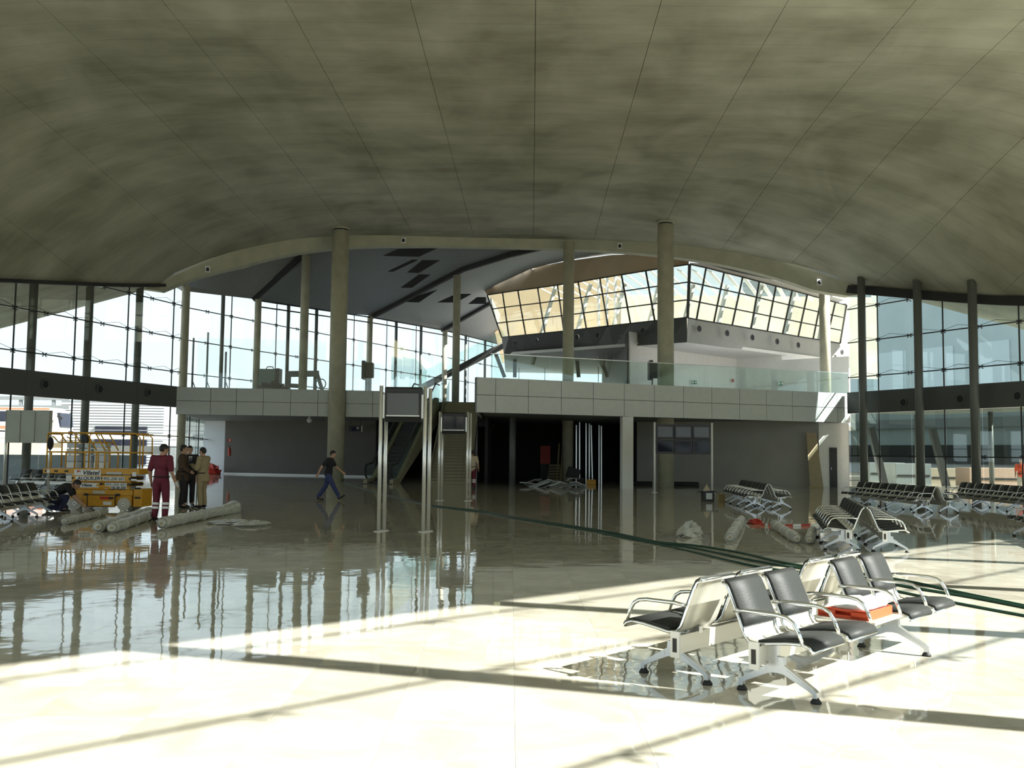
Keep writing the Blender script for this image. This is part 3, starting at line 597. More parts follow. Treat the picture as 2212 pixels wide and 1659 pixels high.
# inside the glazed room: a pale louvred sun canopy, raking struts, back wall
can = sempty('trim_9', 'white louvred canopy and struts behind the glazed room')
for i in range(26):
    x0 = -1.0 + i * 1.05; MB().bar((x0, 66.5, 14.6 - 0.01 * i), (x0 + 5.0, 80, 14.6), 0.42, 0.08, (0.45, 0, 0.9)).build('louvre', 'white_paint', can)
for i in range(9):
    x0 = 1.5 + i * 2.6; MB().bar((x0, 71, 8.2), (x0 + 1.8, 72.5, 14.5), 0.22, 0.22).build('strut', 'grey_wall', can)
for x0 in (6.2, 6.8, 7.4): MB().tube([(x0, 69, 8.2), (x0, 69, 14.5)], 0.10, 10).build('pipe', 'white_paint', can)
MB().prism([(-0.9, 84, 9.5), (9.5, 84, 9.5), (9.5, 84, 18.1), (-2.3, 84, 18.1), (-2.3, 84, 15.2)], (0, 0.2, 0)).build('wall_upper', 'tan_panel')['kind'] = 'structure'; MB().bar((9.5, 84, 12.0), (32, 84, 12.0), 0.2, 7.2).build('wall_upper', 'cream_reflection')['kind'] = 'structure'  # the cream wall stands in for pale reflections in the glass
# pale walls on the mezzanine under the glazed room
mz0, mz1, mz2, mz3 = at(1358, 800, 60), at(1590, 800, 68), at(1690, 800, 66), at(1835, 800, 63)
wall('wall_upper', mz0.xy, mz1.xy, 4.85, 9.3, 'white_wall'); wall('wall_upper', mz1.xy, mz2.xy, 4.85, 8.6, 'white_wall'); wall('wall_upper', mz2.xy, mz3.xy, 4.85, 8.2, 'white_wall')
wall('wall_upper', mz0.xy, (mz0.x + .3, 80), 4.85, 9.3, 'brown_wall')
for a, b, lean in ((1085, 1090, -14), (1112, 1112, 0), (1245, 1250, 0), (1302, 1312, -10)):
    struct(MB().bar(at(b, 815, 74), at(a + lean, 765, 74), 0.28, 0.28).build('column', 'dark_steel'))
glass_wall('window_13', [tuple(at(1066, 800, 82).xy), tuple(at(1352, 800, 78).xy)], 4.85, lambda p: 9.8, (6.4,), 2.4, 'back glazing of the mezzanine', 'clear_glass', mull=1, rod=False)

# ================================================================== THINGS
# ------------------------------------------------------------------ stair and escalator
SX0, SX1, SY0, SY1, NST = -4.25, -2.15, 50.3, 61.2, 30
st = thing('staircase', 'straight pale stone staircase climbing to the mezzanine beside the escalator', 'staircase', (0, 0, 0))
run, ris = (SY1 - SY0) / NST, 4.82 / NST
tread_me = MB().box((0, 0, 0), (SX1 - SX0, run + 0.03, ris - 0.012)).mesh('step', 'stone_step')
for i in range(NST): put('step', tread_me, st, ((SX0 + SX1) / 2, SY0 + run * (i + .5), ris * (i + .5)))
MB().prism([(SX0, SY0 + .3, 0), (SX0, SY1, 0), (SX0, SY1, 4.6), (SX0, SY0 + .3, 0.02)], (SX1 - SX0, 0, 0)).build('stair_body', 'soffit_grey', st)
MB().bar((SX1 + .05, SY0 + .2, 0.1), (SX1 + .05, SY1, 4.85), 0.07, 0.55).build('stringer', 'stone_step', st); MB().bar((SX0 - .05, SY0 + .2, 0.1), (SX0 - .05, SY1, 4.85), 0.07, 0.55).build('stringer', 'stone_step', st)
ea, eb = Vector((-6.75, 49.2)), Vector((-5.25, 60.8)); ed = (eb - ea); eL = ed.length; erz = math.atan2(ed.y, ed.x) - math.pi / 2
es = thing('escalator', 'dark escalator with glass sides rising left of the stone staircase', 'escalator', (ea.x, ea.y, 0), erz)
def escz(y): return 0.0 if y < 1.4 else (4.82 if y > eL - 1.2 else 4.82 * (y - 1.4) / (eL - 2.6))
for sx in (-1, 1):
    x = sx * 0.68; y1 = eL - 1.2
    t = MB().prism([(x - .10, 0, 0), (x - .10, 1.4, 0), (x - .10, eL, 3.7), (x - .10, eL, 5.0), (x - .10, y1, 5.0), (x - .10, 1.4, 0.28), (x - .10, 0, 0.22)], (0.2, 0, 0)).build('balustrade_skirt', 'stone_step', es)
    MB().prism([(x - .01, 0.1, 0.22), (x - .01, 1.4, 0.28), (x - .01, y1, 5.0), (x - .01, eL, 5.0), (x - .01, eL, 5.85), (x - .01, y1, 5.85), (x - .01, 1.3, 1.05), (x - .01, 0.1, 0.95)], (0.02, 0, 0)).build('glass_side', 'green_glass', t)
    MB().tube([(x, 0.25, 0.3), (x, 0.02, 0.42), (x, -0.08, 0.68), (x, 0.05, 0.95), (x, 0.4, 1.0), (x, 1.3, 1.06), (x, y1, 5.87), (x, eL, 5.87)], 0.045, 8).build('handrail', 'rubber', t)
step_me = MB().box((0, 0, 0), (1.1, 0.40, 0.2)).mesh('step', 'dark_steel')
for i in range(27):
    y = 0.5 + i * 0.4; put('step', step_me, es, (0, y, escz(y) + 0.02))
MB().prism([(-.56, 0.2, -.0), (-.56, 1.4, -.0), (-.56, eL, 3.9), (-.56, eL, 4.6), (-.56, 1.4, 0.0 + .02), (-.56, .2, .02)], (1.12, 0, 0)).build('truss', 'dark_void', es)
MB().box((0, 0.1, 0.012), (1.5, 1.3, 0.02)).build('comb_plate', 'dark_steel', es)

# ------------------------------------------------------------------ beam seating
PROF = [(0.285, 0.355), (0.265, 0.385), (0.21, 0.402), (0.10, 0.395), (-0.02, 0.378), (-0.12, 0.362), (-0.185, 0.372), (-0.222, 0.415), (-0.24, 0.46), (-0.258, 0.51), (-0.295, 0.60), (-0.335, 0.695), (-0.36, 0.745), (-0.395, 0.765)]
def prof_off(t):
    out = []
    for i, (y, z) in enumerate(PROF):
        a, b = PROF[max(0, i - 1)], PROF[min(len(PROF) - 1, i + 1)]; d = Vector((b[0] - a[0], b[1] - a[1])).normalized(); out.append((y + d.y * t, z - d.x * t))
    return out
def slab_prof(t0, t1, w, i0=0, i1=99):
    a, b = prof_off(t0)[i0:i1], prof_off(t1)[i0:i1]; n = len(a); mb = MB(); vs = []
    for x in (-w / 2, w / 2): vs += [(x, *p) for p in a] + [(x, *p) for p in b]
    k = 2 * n; fs = []; sm = []
    for i in range(n - 1): fs += [(i, i + 1, k + i + 1, k + i), (n + i, k + n + i, k + n + i + 1, n + i + 1), (i, n + i, n + i + 1, i + 1), (k + i, k + i + 1, k + n + i + 1, k + n + i)]; sm += [True, True, False, False]
    fs += [(0, k, k + n, n), (n - 1, 2 * n - 1, k + 2 * n - 1, k + n - 1)]
    mb.add(vs, fs); mb.sm = sm + [False, False]; return mb
# offset sign: positive is away from the sitter (underside), negative towards him
def _shade(mb, nm, mt):
    me = mb.mesh(nm, mt); return me
shell_me = _shade(slab_prof(-0.004, -0.016, 0.485), 'seat', 'seat_shell'); pad_me = _shade(slab_prof(0.022, -0.004, 0.475, 0, 6), 'seat_pad', 'leather'); back_me = _shade(slab_prof(0.022, -0.004, 0.475, 8, 99), 'back_pad', 'leather')
def frame_tube():
    mb = MB()
    for x in (-0.247, 0.247): mb.tube([(x, *p) for p in prof_off(-0.004)], 0.0125, 8)
    for k in (0, len(PROF) - 1): y, z = PROF[k]; mb.tube([(-0.247, y, z), (0.247, y, z)], 0.0115, 8)
    return mb.mesh('seat_frame', 'chrome')
frame_me = frame_tube()
arm_me = MB().tube([(0, -0.285, 0.575), (0, -0.20, 0.585), (0, 0.05, 0.583), (0, 0.12, 0.572), (0, 0.165, 0.545), (0, 0.205, 0.48), (0, 0.232, 0.405)], 0.0145, 8).mesh('armrest', 'chrome')
top_me = MB().box((0, 0.0, 0.395), (0.56, 0.50, 0.02)).mesh('table_top', 'seat_shell'); brk_me = MB().box((0, -0.02, 0.36), (0.05, 0.34, 0.05)).mesh('seat_bracket', 'aluminium')
lm = MB(); lm.box((0, -0.05, 0.30), (0.05, 0.12, 0.12))
half = [(0.0, 0.275), (0.05, 0.275), (0.056, 0.222), (0.13, 0.178), (0.27, 0.094), (0.293, 0.074), (0.293, 0.035), (0.265, 0.035), (0.262, 0.062), (0.13, 0.125), (0.05, 0.160), (0.0, 0.165)]
lm.prism([(-0.022, y, z) for y, z in half] + [(-0.022, -y, z) for y, z in reversed(half[1:-1])], (0.044, 0, 0))
for s in (-1, 1): lm.prism([(-0.0245, s * .075, .195), (-0.0245, s * .25, .092), (-0.0245, s * .24, .082), (-0.0245, s * .075, .168)], (0.049, 0, 0))
leg_me = lm.mesh('leg', 'leg_alu'); foot_me = MB().lathe([(0.0, 0.045), (0.014, 0.042), (0.036, 0.012), (0.038, 0.0), (0.0, 0.0)], n=14).mesh('foot', 'rubber')
cap_me = MB().box((0, -0.10, 0.285), (0.02, 0.075, 0.19)).mesh('end_cap', 'white_paint'); capd_me = MB().box((0, -0.10, 0.28), (0.026, 0.035, 0.10)).mesh('end_socket', 'gap_dark')
PITCH_S = 0.60
def bench(origin, u, layout, legs, label, group=None, arms=True, dy=0.02):
    u = Vector(u).normalized(); n = len(layout); L = n * PITCH_S
    b = thing('beam_seat', label, 'seating', (origin[0], origin[1], 0), math.atan2(u.y, u.x), group)
    MB().box((L / 2, -0.10, 0.285), (L - 0.01, 0.06, 0.13)).build('beam', 'seat_shell', b)
    for x in (0.0, L): c = put('end_cap', cap_me, b, (x, 0, 0)); put('end_socket', capd_me, c)
    for x in legs:
        l = put('leg', leg_me, b, (x, 0, 0))
        for s in (-1, 1): put('foot', foot_me, l, (0, 0.278 * s, 0))
    for i, k in enumerate(layout):
        x = (i + .5) * PITCH_S; put('seat_bracket', brk_me, b, (x, dy / 2, 0))
        if k == 'S':
            s = put('seat', shell_me, b, (x, dy, 0)); put('seat_pad', pad_me, s); put('back_pad', back_me, s); put('seat_frame', frame_me, s)
        else: put('table_top', top_me, b, (x, dy, 0))
    if arms:
        for i in range(n + 1):
            if (i < n and layout[i] == 'S') or (i > 0 and layout[i - 1] == 'S'): put('armrest', arm_me, b, (i * PITCH_S - (0.0 if i < n else 0.012) + (0.012 if i == 0 else 0), dy, 0))
    return b
UA = Vector((0.67, 0.744)).normalized()
ne = Vector((1.88, 6.86)) - UA * 0.15
main_r = bench(ne + UA * 3.0, -UA, 'SSTSS', (0.7, 2.85), 'sunlit black beam seat holding the red crate, facing the camera side')
bench(Vector((1.246, 7.366)) - UA * 0.15, UA, 'SSTSS', (0.15, 2.3), 'sunlit beam seat showing its pale metal backs, behind the one with the red crate', dy=0.11)
def double(c, u, n, name, gap=0.81, legs=None):
    """two runs of seats back to back; c = middle of the near end, u = away from the camera"""
    u = Vector(u).normalized(); p = Vector((-u.y, u.x)); c = Vector(c); L = n * PITCH_S; lg = legs or [0.15, L * .36, L * .68, L - .5]
    bench(c + p * gap / 2, u, 'S' * n, lg, name[0])                                       # faces p = to the left
    bench(c - p * gap / 2 + u * L, -u, 'S' * n, [L - x for x in lg], name[1])
double((6.25, 17.05), (0.255, 0.967), 7, ('left-facing run of the black beam seats just past the sun patch, beside the wrapped rolls', 'right-facing run of the black beam seats just past the sun patch, half in sun'))
double((8.0, 30.0), (0.07, 1), 8, ('left-facing run of the far beam seats next to the black carton', 'right-facing run of the far beam seats next to the black carton'))
double((12.75, 28.9), (-0.07, 1), 9, ('left-facing run of the long beam seats before the dark door', 'right-facing run of the long beam seats before the dark door'))
double((16.1, 27.6), (0.02, 1), 12, ('left-facing run of the beam seats cut by the right picture edge', 'right-facing run of the beam seats cut by the right picture edge'))
double((10.4, 16.5), (0.25, 0.97), 8, ('left-facing run of beam seats mostly outside the right edge, only feet seen', 'right-facing run of beam seats outside the right edge, throwing shadow'))
double((-11.75, 20.15), (-0.12, 1), 8, ('left-facing run of the beam seats at the left picture edge', 'right-facing run of the beam seats at the left edge, before the kneeling man'))
double((-19.9, 39.4), (0.95, -0.30), 7, ('away-facing run of the beam seats behind the yellow lift', 'camera-facing run of the beam seats behind the yellow lift'))

# red crate with a white tray of film on the little table
tp = ne + UA * 1.5; cr = thing('crate', 'red slotted plastic crate on the small table between two black seats', 'crate', (tp.x, tp.y, 0.406), math.atan2(UA.y, UA.x))
cr.rotation_euler[2] -= math.radians(0)
for y in (-0.20, 0.20): MB().box((0, y, 0.035), (0.48, 0.012, 0.07)).build('crate_side', 'orange_red', cr)
for x in (-0.235, 0.235):
    e = MB().box((x, 0, 0.012), (0.012, 0.39, 0.024)).box((x, 0, 0.062), (0.012, 0.39, 0.016)).box((x, -0.13, 0.035), (0.012, 0.13, 0.06)).box((x, 0.13, 0.035), (0.012, 0.13, 0.06)).build('crate_end', 'orange_red', cr)
MB().box((0, 0, 0.006), (0.47, 0.40, 0.01)).build('crate_floor', 'orange_red', cr)
for i in range(5): MB().box((-0.16 + i * 0.08, 0, 0.03), (0.008, 0.39, 0.045)).build('divider', 'orange_red', cr)
pk = MB(); random.seed(3)
g = [[(-.22 + .44 * i / 7, -.17 + .36 * j / 5, 0.075 + 0.05 * math.sin(i * 1.3 + j) * .5 + 0.035 * random.random() + (0.03 if 1 < i < 6 else 0)) for j in range(6)] for i in range(8)]
vs = [p for r in g for p in r] + [(p[0], p[1], 0.066) for r in g for p in r]; fs = [(i * 6 + j, (i + 1) * 6 + j, (i + 1) * 6 + j + 1, i * 6 + j + 1) for i in range(7) for j in range(5)]; n = 48
fs += [tuple(n + q for q in reversed(f)) for f in fs]; ring = [j for j in range(6)] + [i * 6 + 5 for i in range(1, 8)] + [42 + j for j in range(4, -1, -1)] + [i * 6 for i in range(6, 0, -1)]
fs += [(ring[i], ring[(i + 1) % len(ring)], ring[(i + 1) % len(ring)] + n, ring[i] + n) for i in range(len(ring))]
pk.add(vs, fs, True); film = pk.build('plastic_sheet', 'white_paint'); film.location = (tp.x, tp.y, 0.406); film.rotation_euler = (0, 0, math.atan2(UA.y, UA.x)); tag(film, 'crumpled white plastic sheet lying in the red crate', 'plastic sheet')

# ------------------------------------------------------------------ flight information stands
def pole(x, y, z1, parent, r=0.04):
    p = MB().cyl((x, y, 0), r, z1, 16).build('pole', 'stainless', parent); MB().lathe([(0, 0.02), (0.09, 0.02), (0.11, 0.008), (0.11, 0), (0, 0)], (x, y, 0), 20).build('base_flange', 'stainless', p); return p
def display_single(c, w, label, paired=True):
    t = thing('display_stand', label, 'display stand', (c[0], c[1], 0))
    for s in (-1, 1):
        pole(s * w / 2, 0, 3.05, t)
        if paired: pole(s * w / 2 + 0.085, 0.22, 3.02, t)
        MB().box((s * (w / 2 - 0.06), 0.02, 2.62), (0.05, 0.06, 0.5)).build('bracket', 'aluminium', t)
    bw = w - 0.16
    bd = MB().prism([(-bw/2, 0, 2.29), (-bw/2, -0.05, 2.40), (-bw/2, -0.05, 2.98), (-bw/2, 0.02, 3.03), (-bw/2, 0.42, 2.98), (-bw/2, 0.42, 2.35)], (bw, 0, 0)).build('housing', 'screen_body', t)
    MB().box((0, -0.045, 2.955), (bw * .98, 0.03, 0.06)).build('hood', 'screen_body', bd)
    MB().box((0, -0.062, 2.66), (bw * .86, 0.012, 0.46), rot=Matrix.Rotation(math.radians(4), 3, 'X')).build('screen', 'screen_glare' if c[1] < 25 else 'screen', bd)
    MB().box((0, -0.062, 2.42), (bw * .9, 0.01, 0.025)).build('bezel_strip', 'aluminium', bd)
    return t
display_single(((-2.74 - 1.83) / 2 + .0, 20.25), 0.93, 'tall display stand on paired bright poles, nearest to the camera'); display_single(((-2.45 - 1.53) / 2, 33.2), 0.97, 'slimmer display stand before the stone staircase', True)
Y3 = 42.0; a, b = at(1414, 990, Y3), at(1538, 990, Y3); w3 = b.x - a.x
t = thing('display_stand', 'wide display stand with six dark monitors on two white poles', 'display stand', ((a.x + b.x) / 2, Y3, 0))
for s in (-1, 1):
    p = MB().cyl((s * w3 / 2, 0, 0), 0.045, 3.05, 14).build('pole', 'white_paint', t); MB().lathe([(0, 0.02), (0.1, 0.02), (0.12, 0), (0, 0)], (s * w3 / 2, 0, 0), 18).build('base_flange', 'white_paint', p)
for r in range(2):
    MB().box((0, 0.05, 2.95 - r * 0.66 - 0.02), (w3 - 0.1, 0.08, 0.07)).build('cross_bar', 'screen_body', t)
    for i in range(3):
        x = (i - 1) * (w3 - 0.12) / 3; mo = MB().box((x, 0.18, 2.62 - r * 0.64), ((w3 - 0.16) / 3, 0.36, 0.58)).build('monitor', 'screen_body', t, 0.015)
        MB().box((x, -0.01 , 2.64 - r * 0.64), ((w3 - 0.16) / 3 * .82, 0.02, 0.44), rot=Matrix.Rotation(math.radians(-5 if r == 0 else 4), 3, 'X')).build('screen', 'screen_glare' if r == 0 else 'screen', mo)
# the back of another stand, by the left glass
a, b = at(8, 990, 36), at(104, 990, 36); wb = b.x - a.x
t = thing('display_stand', 'grey metal back of a display board standing by the glass at the left edge', 'display stand', ((a.x + b.x) / 2, 36, 0))
for s in (-1, 1): MB().cyl((s * wb / 2, 0.1, 0), 0.045, 3.06, 14).build('pole', 'stainless', t)
bk = MB().box((0, 0.12, 2.45), (wb - 0.1, 0.1, 1.2)).build('back_plate', 'grey_rubber', t)
for x in (-wb * .33, 0.0, wb * .33): MB().box((x, 0.05, 2.45), (wb * .3, 0.04, 1.22)).build('cover_panel', 'board_grey', bk)

# ------------------------------------------------------------------ scissor lift
LD = 26.6; lo = at(245, 990, LD); K = 2080 / LD; hz = 968.6
lift = thing('scissor_lift', 'yellow scissor lift with raised railings and white hire decals', 'lift', (lo.x, LD, 0), math.radians(-5))
def lx(px): return (px - 245) / K
def lz(py): return H - (py - hz) / K
FY = -0.40
ch = MB().box((lx(234), 0, (lz(1057) + .10) / 2 + .02), (lx(305) - lx(168), 0.70, lz(1057) - .10)).build('chassis', 'yellow', lift, 0.02)
MB().box((lx(240), FY + .035, lz(1063)), (lx(300) - lx(168), 0.05, 0.12)).build('side_rail', 'yellow', ch)
tr = MB().box((lx(238), FY + 0.02, (lz(1068) + lz(1092)) / 2), (lx(268) - lx(208), 0.05, lz(1068) - lz(1092))).build('battery_tray', 'yellow', ch); 
for z in (lz(1067.5), lz(1092.5)): MB().box((lx(238), FY - .008, z), (lx(268) - lx(208), 0.012, 0.018)).build('seam', 'ink_black', tr)
for x in (lx(207.5), lx(268.5)): MB().box((x, FY - .008, lz(1080)), (0.018, 0.012, lz(1068) - lz(1092))).build('seam', 'ink_black', tr)
MB().box((lx(252), FY - .012, lz(1085)), (0.23, 0.01, 0.09)).build('label_plate', 'white_paint', tr); MB().box((lx(247), FY - .012, lz(1074)), (0.30, 0.01, 0.07)).build('label_plate', 'red', tr)
MB().box((lx(260), FY - .013, lz(1074)), (0.13, 0.012, 0.06)).build('label_plate', 'ink_black', tr); MB().box((lx(232), FY + .005, lz(1062)), (0.34, 0.012, 0.075)).build('label_plate', 'grey_rubber', ch)
for x in (lx(204), lx(274)): MB().box((x, FY + .0, lz(1067)), (0.11, 0.03, 0.06)).build('pocket', 'ink_black', ch)
MB().box((lx(316), -0.05, (lz(1054) + .1) / 2), (0.24, 0.62, lz(1054) - .1)).build('ladder_box', 'yellow', lift, 0.015)
for z in (0.35, 0.6): MB().box((lx(316), -0.37, z), (0.16, 0.02, 0.04)).build('rung', 'ink_black', lift)
wh = MB(); wh.tube([(0, -0.06, 0), (0, 0.06, 0)], 0.17, 28); wheel_me = wh.mesh('wheel', 'grey_rubber'); hubm = MB(); hubm.tube([(0, -0.075, 0), (0, -0.05, 0)], [0.05, 0.06], 14); hub_me = hubm.mesh('hub', 'seat_shell'); 
ax_me = MB().tube([(0, -0.085, 0), (0, -0.07, 0)], 0.016, 10).mesh('axle_nut', 'ink_black')
for px in (181, 288):
    for y in (FY + .03, 0.36):
        wl = put('wheel', wheel_me, lift, (lx(px), y, 0.17)); put('hub', hub_me, wl); put('axle_nut', ax_me, wl)
# folded scissor arms
rows = [lz(1034), lz(1047), lz(1053.5)]
for k, z in enumerate((0.66, 0.74, 0.82, 0.90)):
    for y in (FY + .05, 0.33): MB().bar((lx(170), y, z + (0.02 if k % 2 else -0.02)), (lx(300), y, z + (-0.02 if k % 2 else 0.02)), 0.05, 0.075).build('scissor_arm', 'yellow', lift)
for px in (173, 236, 299):
    for z in (0.70, 0.86): MB().tube([(lx(px), FY - .01, z), (lx(px), 0.36, z)], 0.03, 10).build('pivot_pin', 'ink_black', lift)
MB().box((lx(236), FY + .03, lz(1033)), (lx(298) - lx(170), 0.06, 0.17)).build('upper_arm', 'yellow', lift)
MB().box((lx(236), FY + .05, lz(1048)), (lx(296) - lx(172), 0.05, 0.20)).build('arm_guard', 'yellow', lift)
# platform
dk = MB().box((lx(245), 0, lz(1018)), (lx(319) - lx(171), 0.78, 0.15)).build('platform', 'yellow', lift, 0.01); MB().box((lx(137), 0, lz(1018.5)), (lx(172) - lx(104), 0.70, 0.13)).build('extension_deck', 'yellow', lift, 0.01)
for px in (112, 133, 156): MB().box((lx(px), FY + .045, lz(1018.5)), (0.10, 0.012, 0.045)).build('slot', 'ink_black', lift)
MB().box((lx(116), FY + .042, lz(1019)), (0.08, 0.012, 0.09)).build('label_plate', 'white_paint', lift)
R_ = 0.02
rail = lambda pts, nm='guard_rail': MB().tube(pts, R_, 8).build(nm, 'yellow', lift)
zt, zm = lz(937), lz(978)
for y in (FY + .03, 0.36):
    rail([(lx(112), y, lz(1012)), (lx(112), y, zt - .03), (lx(116), y, zt), (lx(170), y, zt)]); rail([(lx(112), y, zm), (lx(318), y, zm)])
    rail([(lx(174.5), y, lz(1012)), (lx(174.5), y, zt - .06), (lx(180), y, zt), (lx(290), y, zt), (lx(297), y, zt - .06), (lx(297), y, lz(1012))])
    rail([(lx(290), y, zt + .0), (lx(308), y, zt - .01), (lx(317), y, zt - .12), (lx(318.5), y, lz(1012))])
    rail([(lx(122), y, lz(945)), (lx(127), y, lz(947)), (lx(136), y, lz(957)), (lx(232), y, lz(957))]); rail([(lx(199), y, lz(938)), (lx(222), y, lz(974))]); rail([(lx(219), y, lz(938)), (lx(241), y, lz(974))]); rail([(lx(140), y, lz(938)), (lx(153), y, lz(956))])
    for px in (122, 196, 222, 241): rail([(lx(px), y, lz(1012)), (lx(px), y, zm)], 'rail_post')
for x in (lx(112), lx(318.5)):
    for z in (zt - .03, zm): rail([(x, FY + .03, z), (x, 0.36, z)])
bag = MB().ellipsoid((lx(121), FY - .02, lz(960)), (0.085, 0.07, 0.18), 14, 10).build('tool_bag', 'black_cloth', lift)
MB().box((lx(197), FY + .0, lz(950)), (0.17, 0.12, 0.20)).build('control_box', 'ink_black', lift, 0.02); MB().box((lx(186), FY - .02, lz(959)), (0.06, 0.02, 0.03)).build('label_plate', 'white_paint', lift)
# decals
ROTX = (math.pi / 2, 0, 0)
def decal(x0, x1, y0, y1, yy, nm='decal', m_='white_paint'): return MB().box(((lx(x0) + lx(x1)) / 2, yy, (lz(y0) + lz(y1)) / 2), (lx(x1) - lx(x0), 0.008, lz(y0) - lz(y1))).build(nm, m_, lift)
def heart(px, py, s, yy, parent):
    x, z = lx(px), lz(py); pts = [(x, yy, z - s), (x - s * .9, yy, z + s * .2), (x - s * .75, yy, z + s * .8), (x - s * .3, yy, z + s * .95), (x, yy, z + s * .55), (x + s * .3, yy, z + s * .95), (x + s * .75, yy, z + s * .8), (x + s * .9, yy, z + s * .2)]
    MB().prism(pts, (0, -0.003, 0)).build('logo_heart', 'red', parent)
d1_ = decal(176, 235, 1015, 1026.6, FY - .002); heart(186, 1020.5, 0.06, FY - .008, d1_); MB().prism([(lx(183.5), FY - .012, lz(1021)), (lx(187.5), FY - .012, lz(1026)), (lx(189.5), FY - .012, lz(1026)), (lx(189), FY - .012, lz(1018))], (0, -.002, 0)).build('logo_heart', 'white_paint', d1_)
text_obj('lettering', 'Vilatel', 0.16, 'ink_black', d1_, (lx(196), FY - .009, lz(1025.2)), ROTX, 0.25, 0.004, width=lx(233) - lx(196))
d2_ = decal(180, 236.5, 1028.5, 1037.5, FY - .006); text_obj('lettering', 'ALQUILER', 0.125, 'ink_black', d2_, (lx(183), FY - .013, lz(1036.3)), ROTX, 0.15, 0.003, width=lx(234.5) - lx(183))
d3_ = decal(240, 288.5, 1029, 1037.5, FY - .006); text_obj('lettering', '902-200 601', 0.115, 'ink_black', d3_, (lx(241.5), FY - .013, lz(1036.2)), ROTX, 0.12, 0.001, width=lx(287) - lx(241.5))
d4_ = decal(247, 281, 1019, 1023.5, FY - .002, m_='grey_rubber'); text_obj('lettering', 'www.vilatel.es', 0.05, 'white_paint', d4_, (lx(249), FY - .009, lz(1022.8)), ROTX, width=lx(279) - lx(249))
d5_ = decal(182, 231, 1043, 1052.5, FY + .018); heart(187, 1046, 0.045, FY + .012, d5_); heart(187, 1052, 0.03, FY + .012, d5_)
text_obj('lettering', 'Vilate', 0.10, 'ink_black', d5_, (lx(193), FY + .011, lz(1050)), ROTX, 0.25, 0.003, width=lx(216) - lx(193))
d6_ = decal(244, 292, 1042, 1055, FY + .018); text_obj('lettering', '902-200 601', 0.09, 'ink_black', d6_, (lx(246), FY + .011, lz(1048)), ROTX, 0.12, 0.0, width=lx(290) - lx(246))
text_obj('lettering', 'QUILER', 0.11, 'ink_black', d6_, (lx(256), FY + .011, lz(1055.5)), ROTX, 0.15, 0.003, width=lx(291) - lx(256))
MB().bar((lx(226), FY + .005, lz(1047)), (lx(258), FY + .005, lz(1053)), 0.02, 0.06).build('arm_link', 'yellow', lift)
decal(304, 313, 1019, 1028, FY + .0); decal(302, 314, 1033, 1037, FY + .0); decal(312, 322, 1049, 1053, -.37)

# ------------------------------------------------------------------ people
def R_axis(d, fwd=(0, 1, 0)):
    z = Vector(d).normalized(); x = Vector(fwd).cross(z); x = x.normalized() if x.length > 1e-3 else Vector((1, 0, 0)); x = -x if x.x < 0 and abs(x.x) > .3 else x; y = z.cross(x); return Matrix((x, y, z)).transposed()
def remeshed(mb, name, material, parent, voxel, smooth=2):
    o = mb.build(name, material); r = o.modifiers.new('r', 'REMESH'); r.mode = 'VOXEL'; r.voxel_size = voxel; s = o.modifiers.new('s', 'SMOOTH'); s.factor = 0.5; s.iterations = smooth
    bpy.context.view_layer.update(); me = bpy.data.meshes.new_from_object(o.evaluated_get(bpy.context.evaluated_depsgraph_get())); old = o.data
    o.modifiers.clear(); o.data = me; bpy.data.meshes.remove(old); me.polygons.foreach_set('use_smooth', [True] * len(me.polygons)); o.parent = parent; return o
BASE = dict(pel=(0, 0, .93), waist=(0, 0, 1.08), chest=(0, .0, 1.28), neck=(0, -.015, 1.45), head=(0, .02, 1.61),
            shL=(-.19, -.01, 1.41), shR=(.19, -.01, 1.41), elL=(-.245, -.03, 1.13), elR=(.245, -.03, 1.13), wrL=(-.255, .06, .89), wrR=(.255, .06, .89),
            hiL=(-.09, 0, .90), hiR=(.09, 0, .90), knL=(-.10, .03, .49), knR=(.10, .03, .49), anL=(-.105, -.02, .09), anR=(.105, -.02, .09), toL=(-.115, .16, .035), toR=(.115, .16, .035))
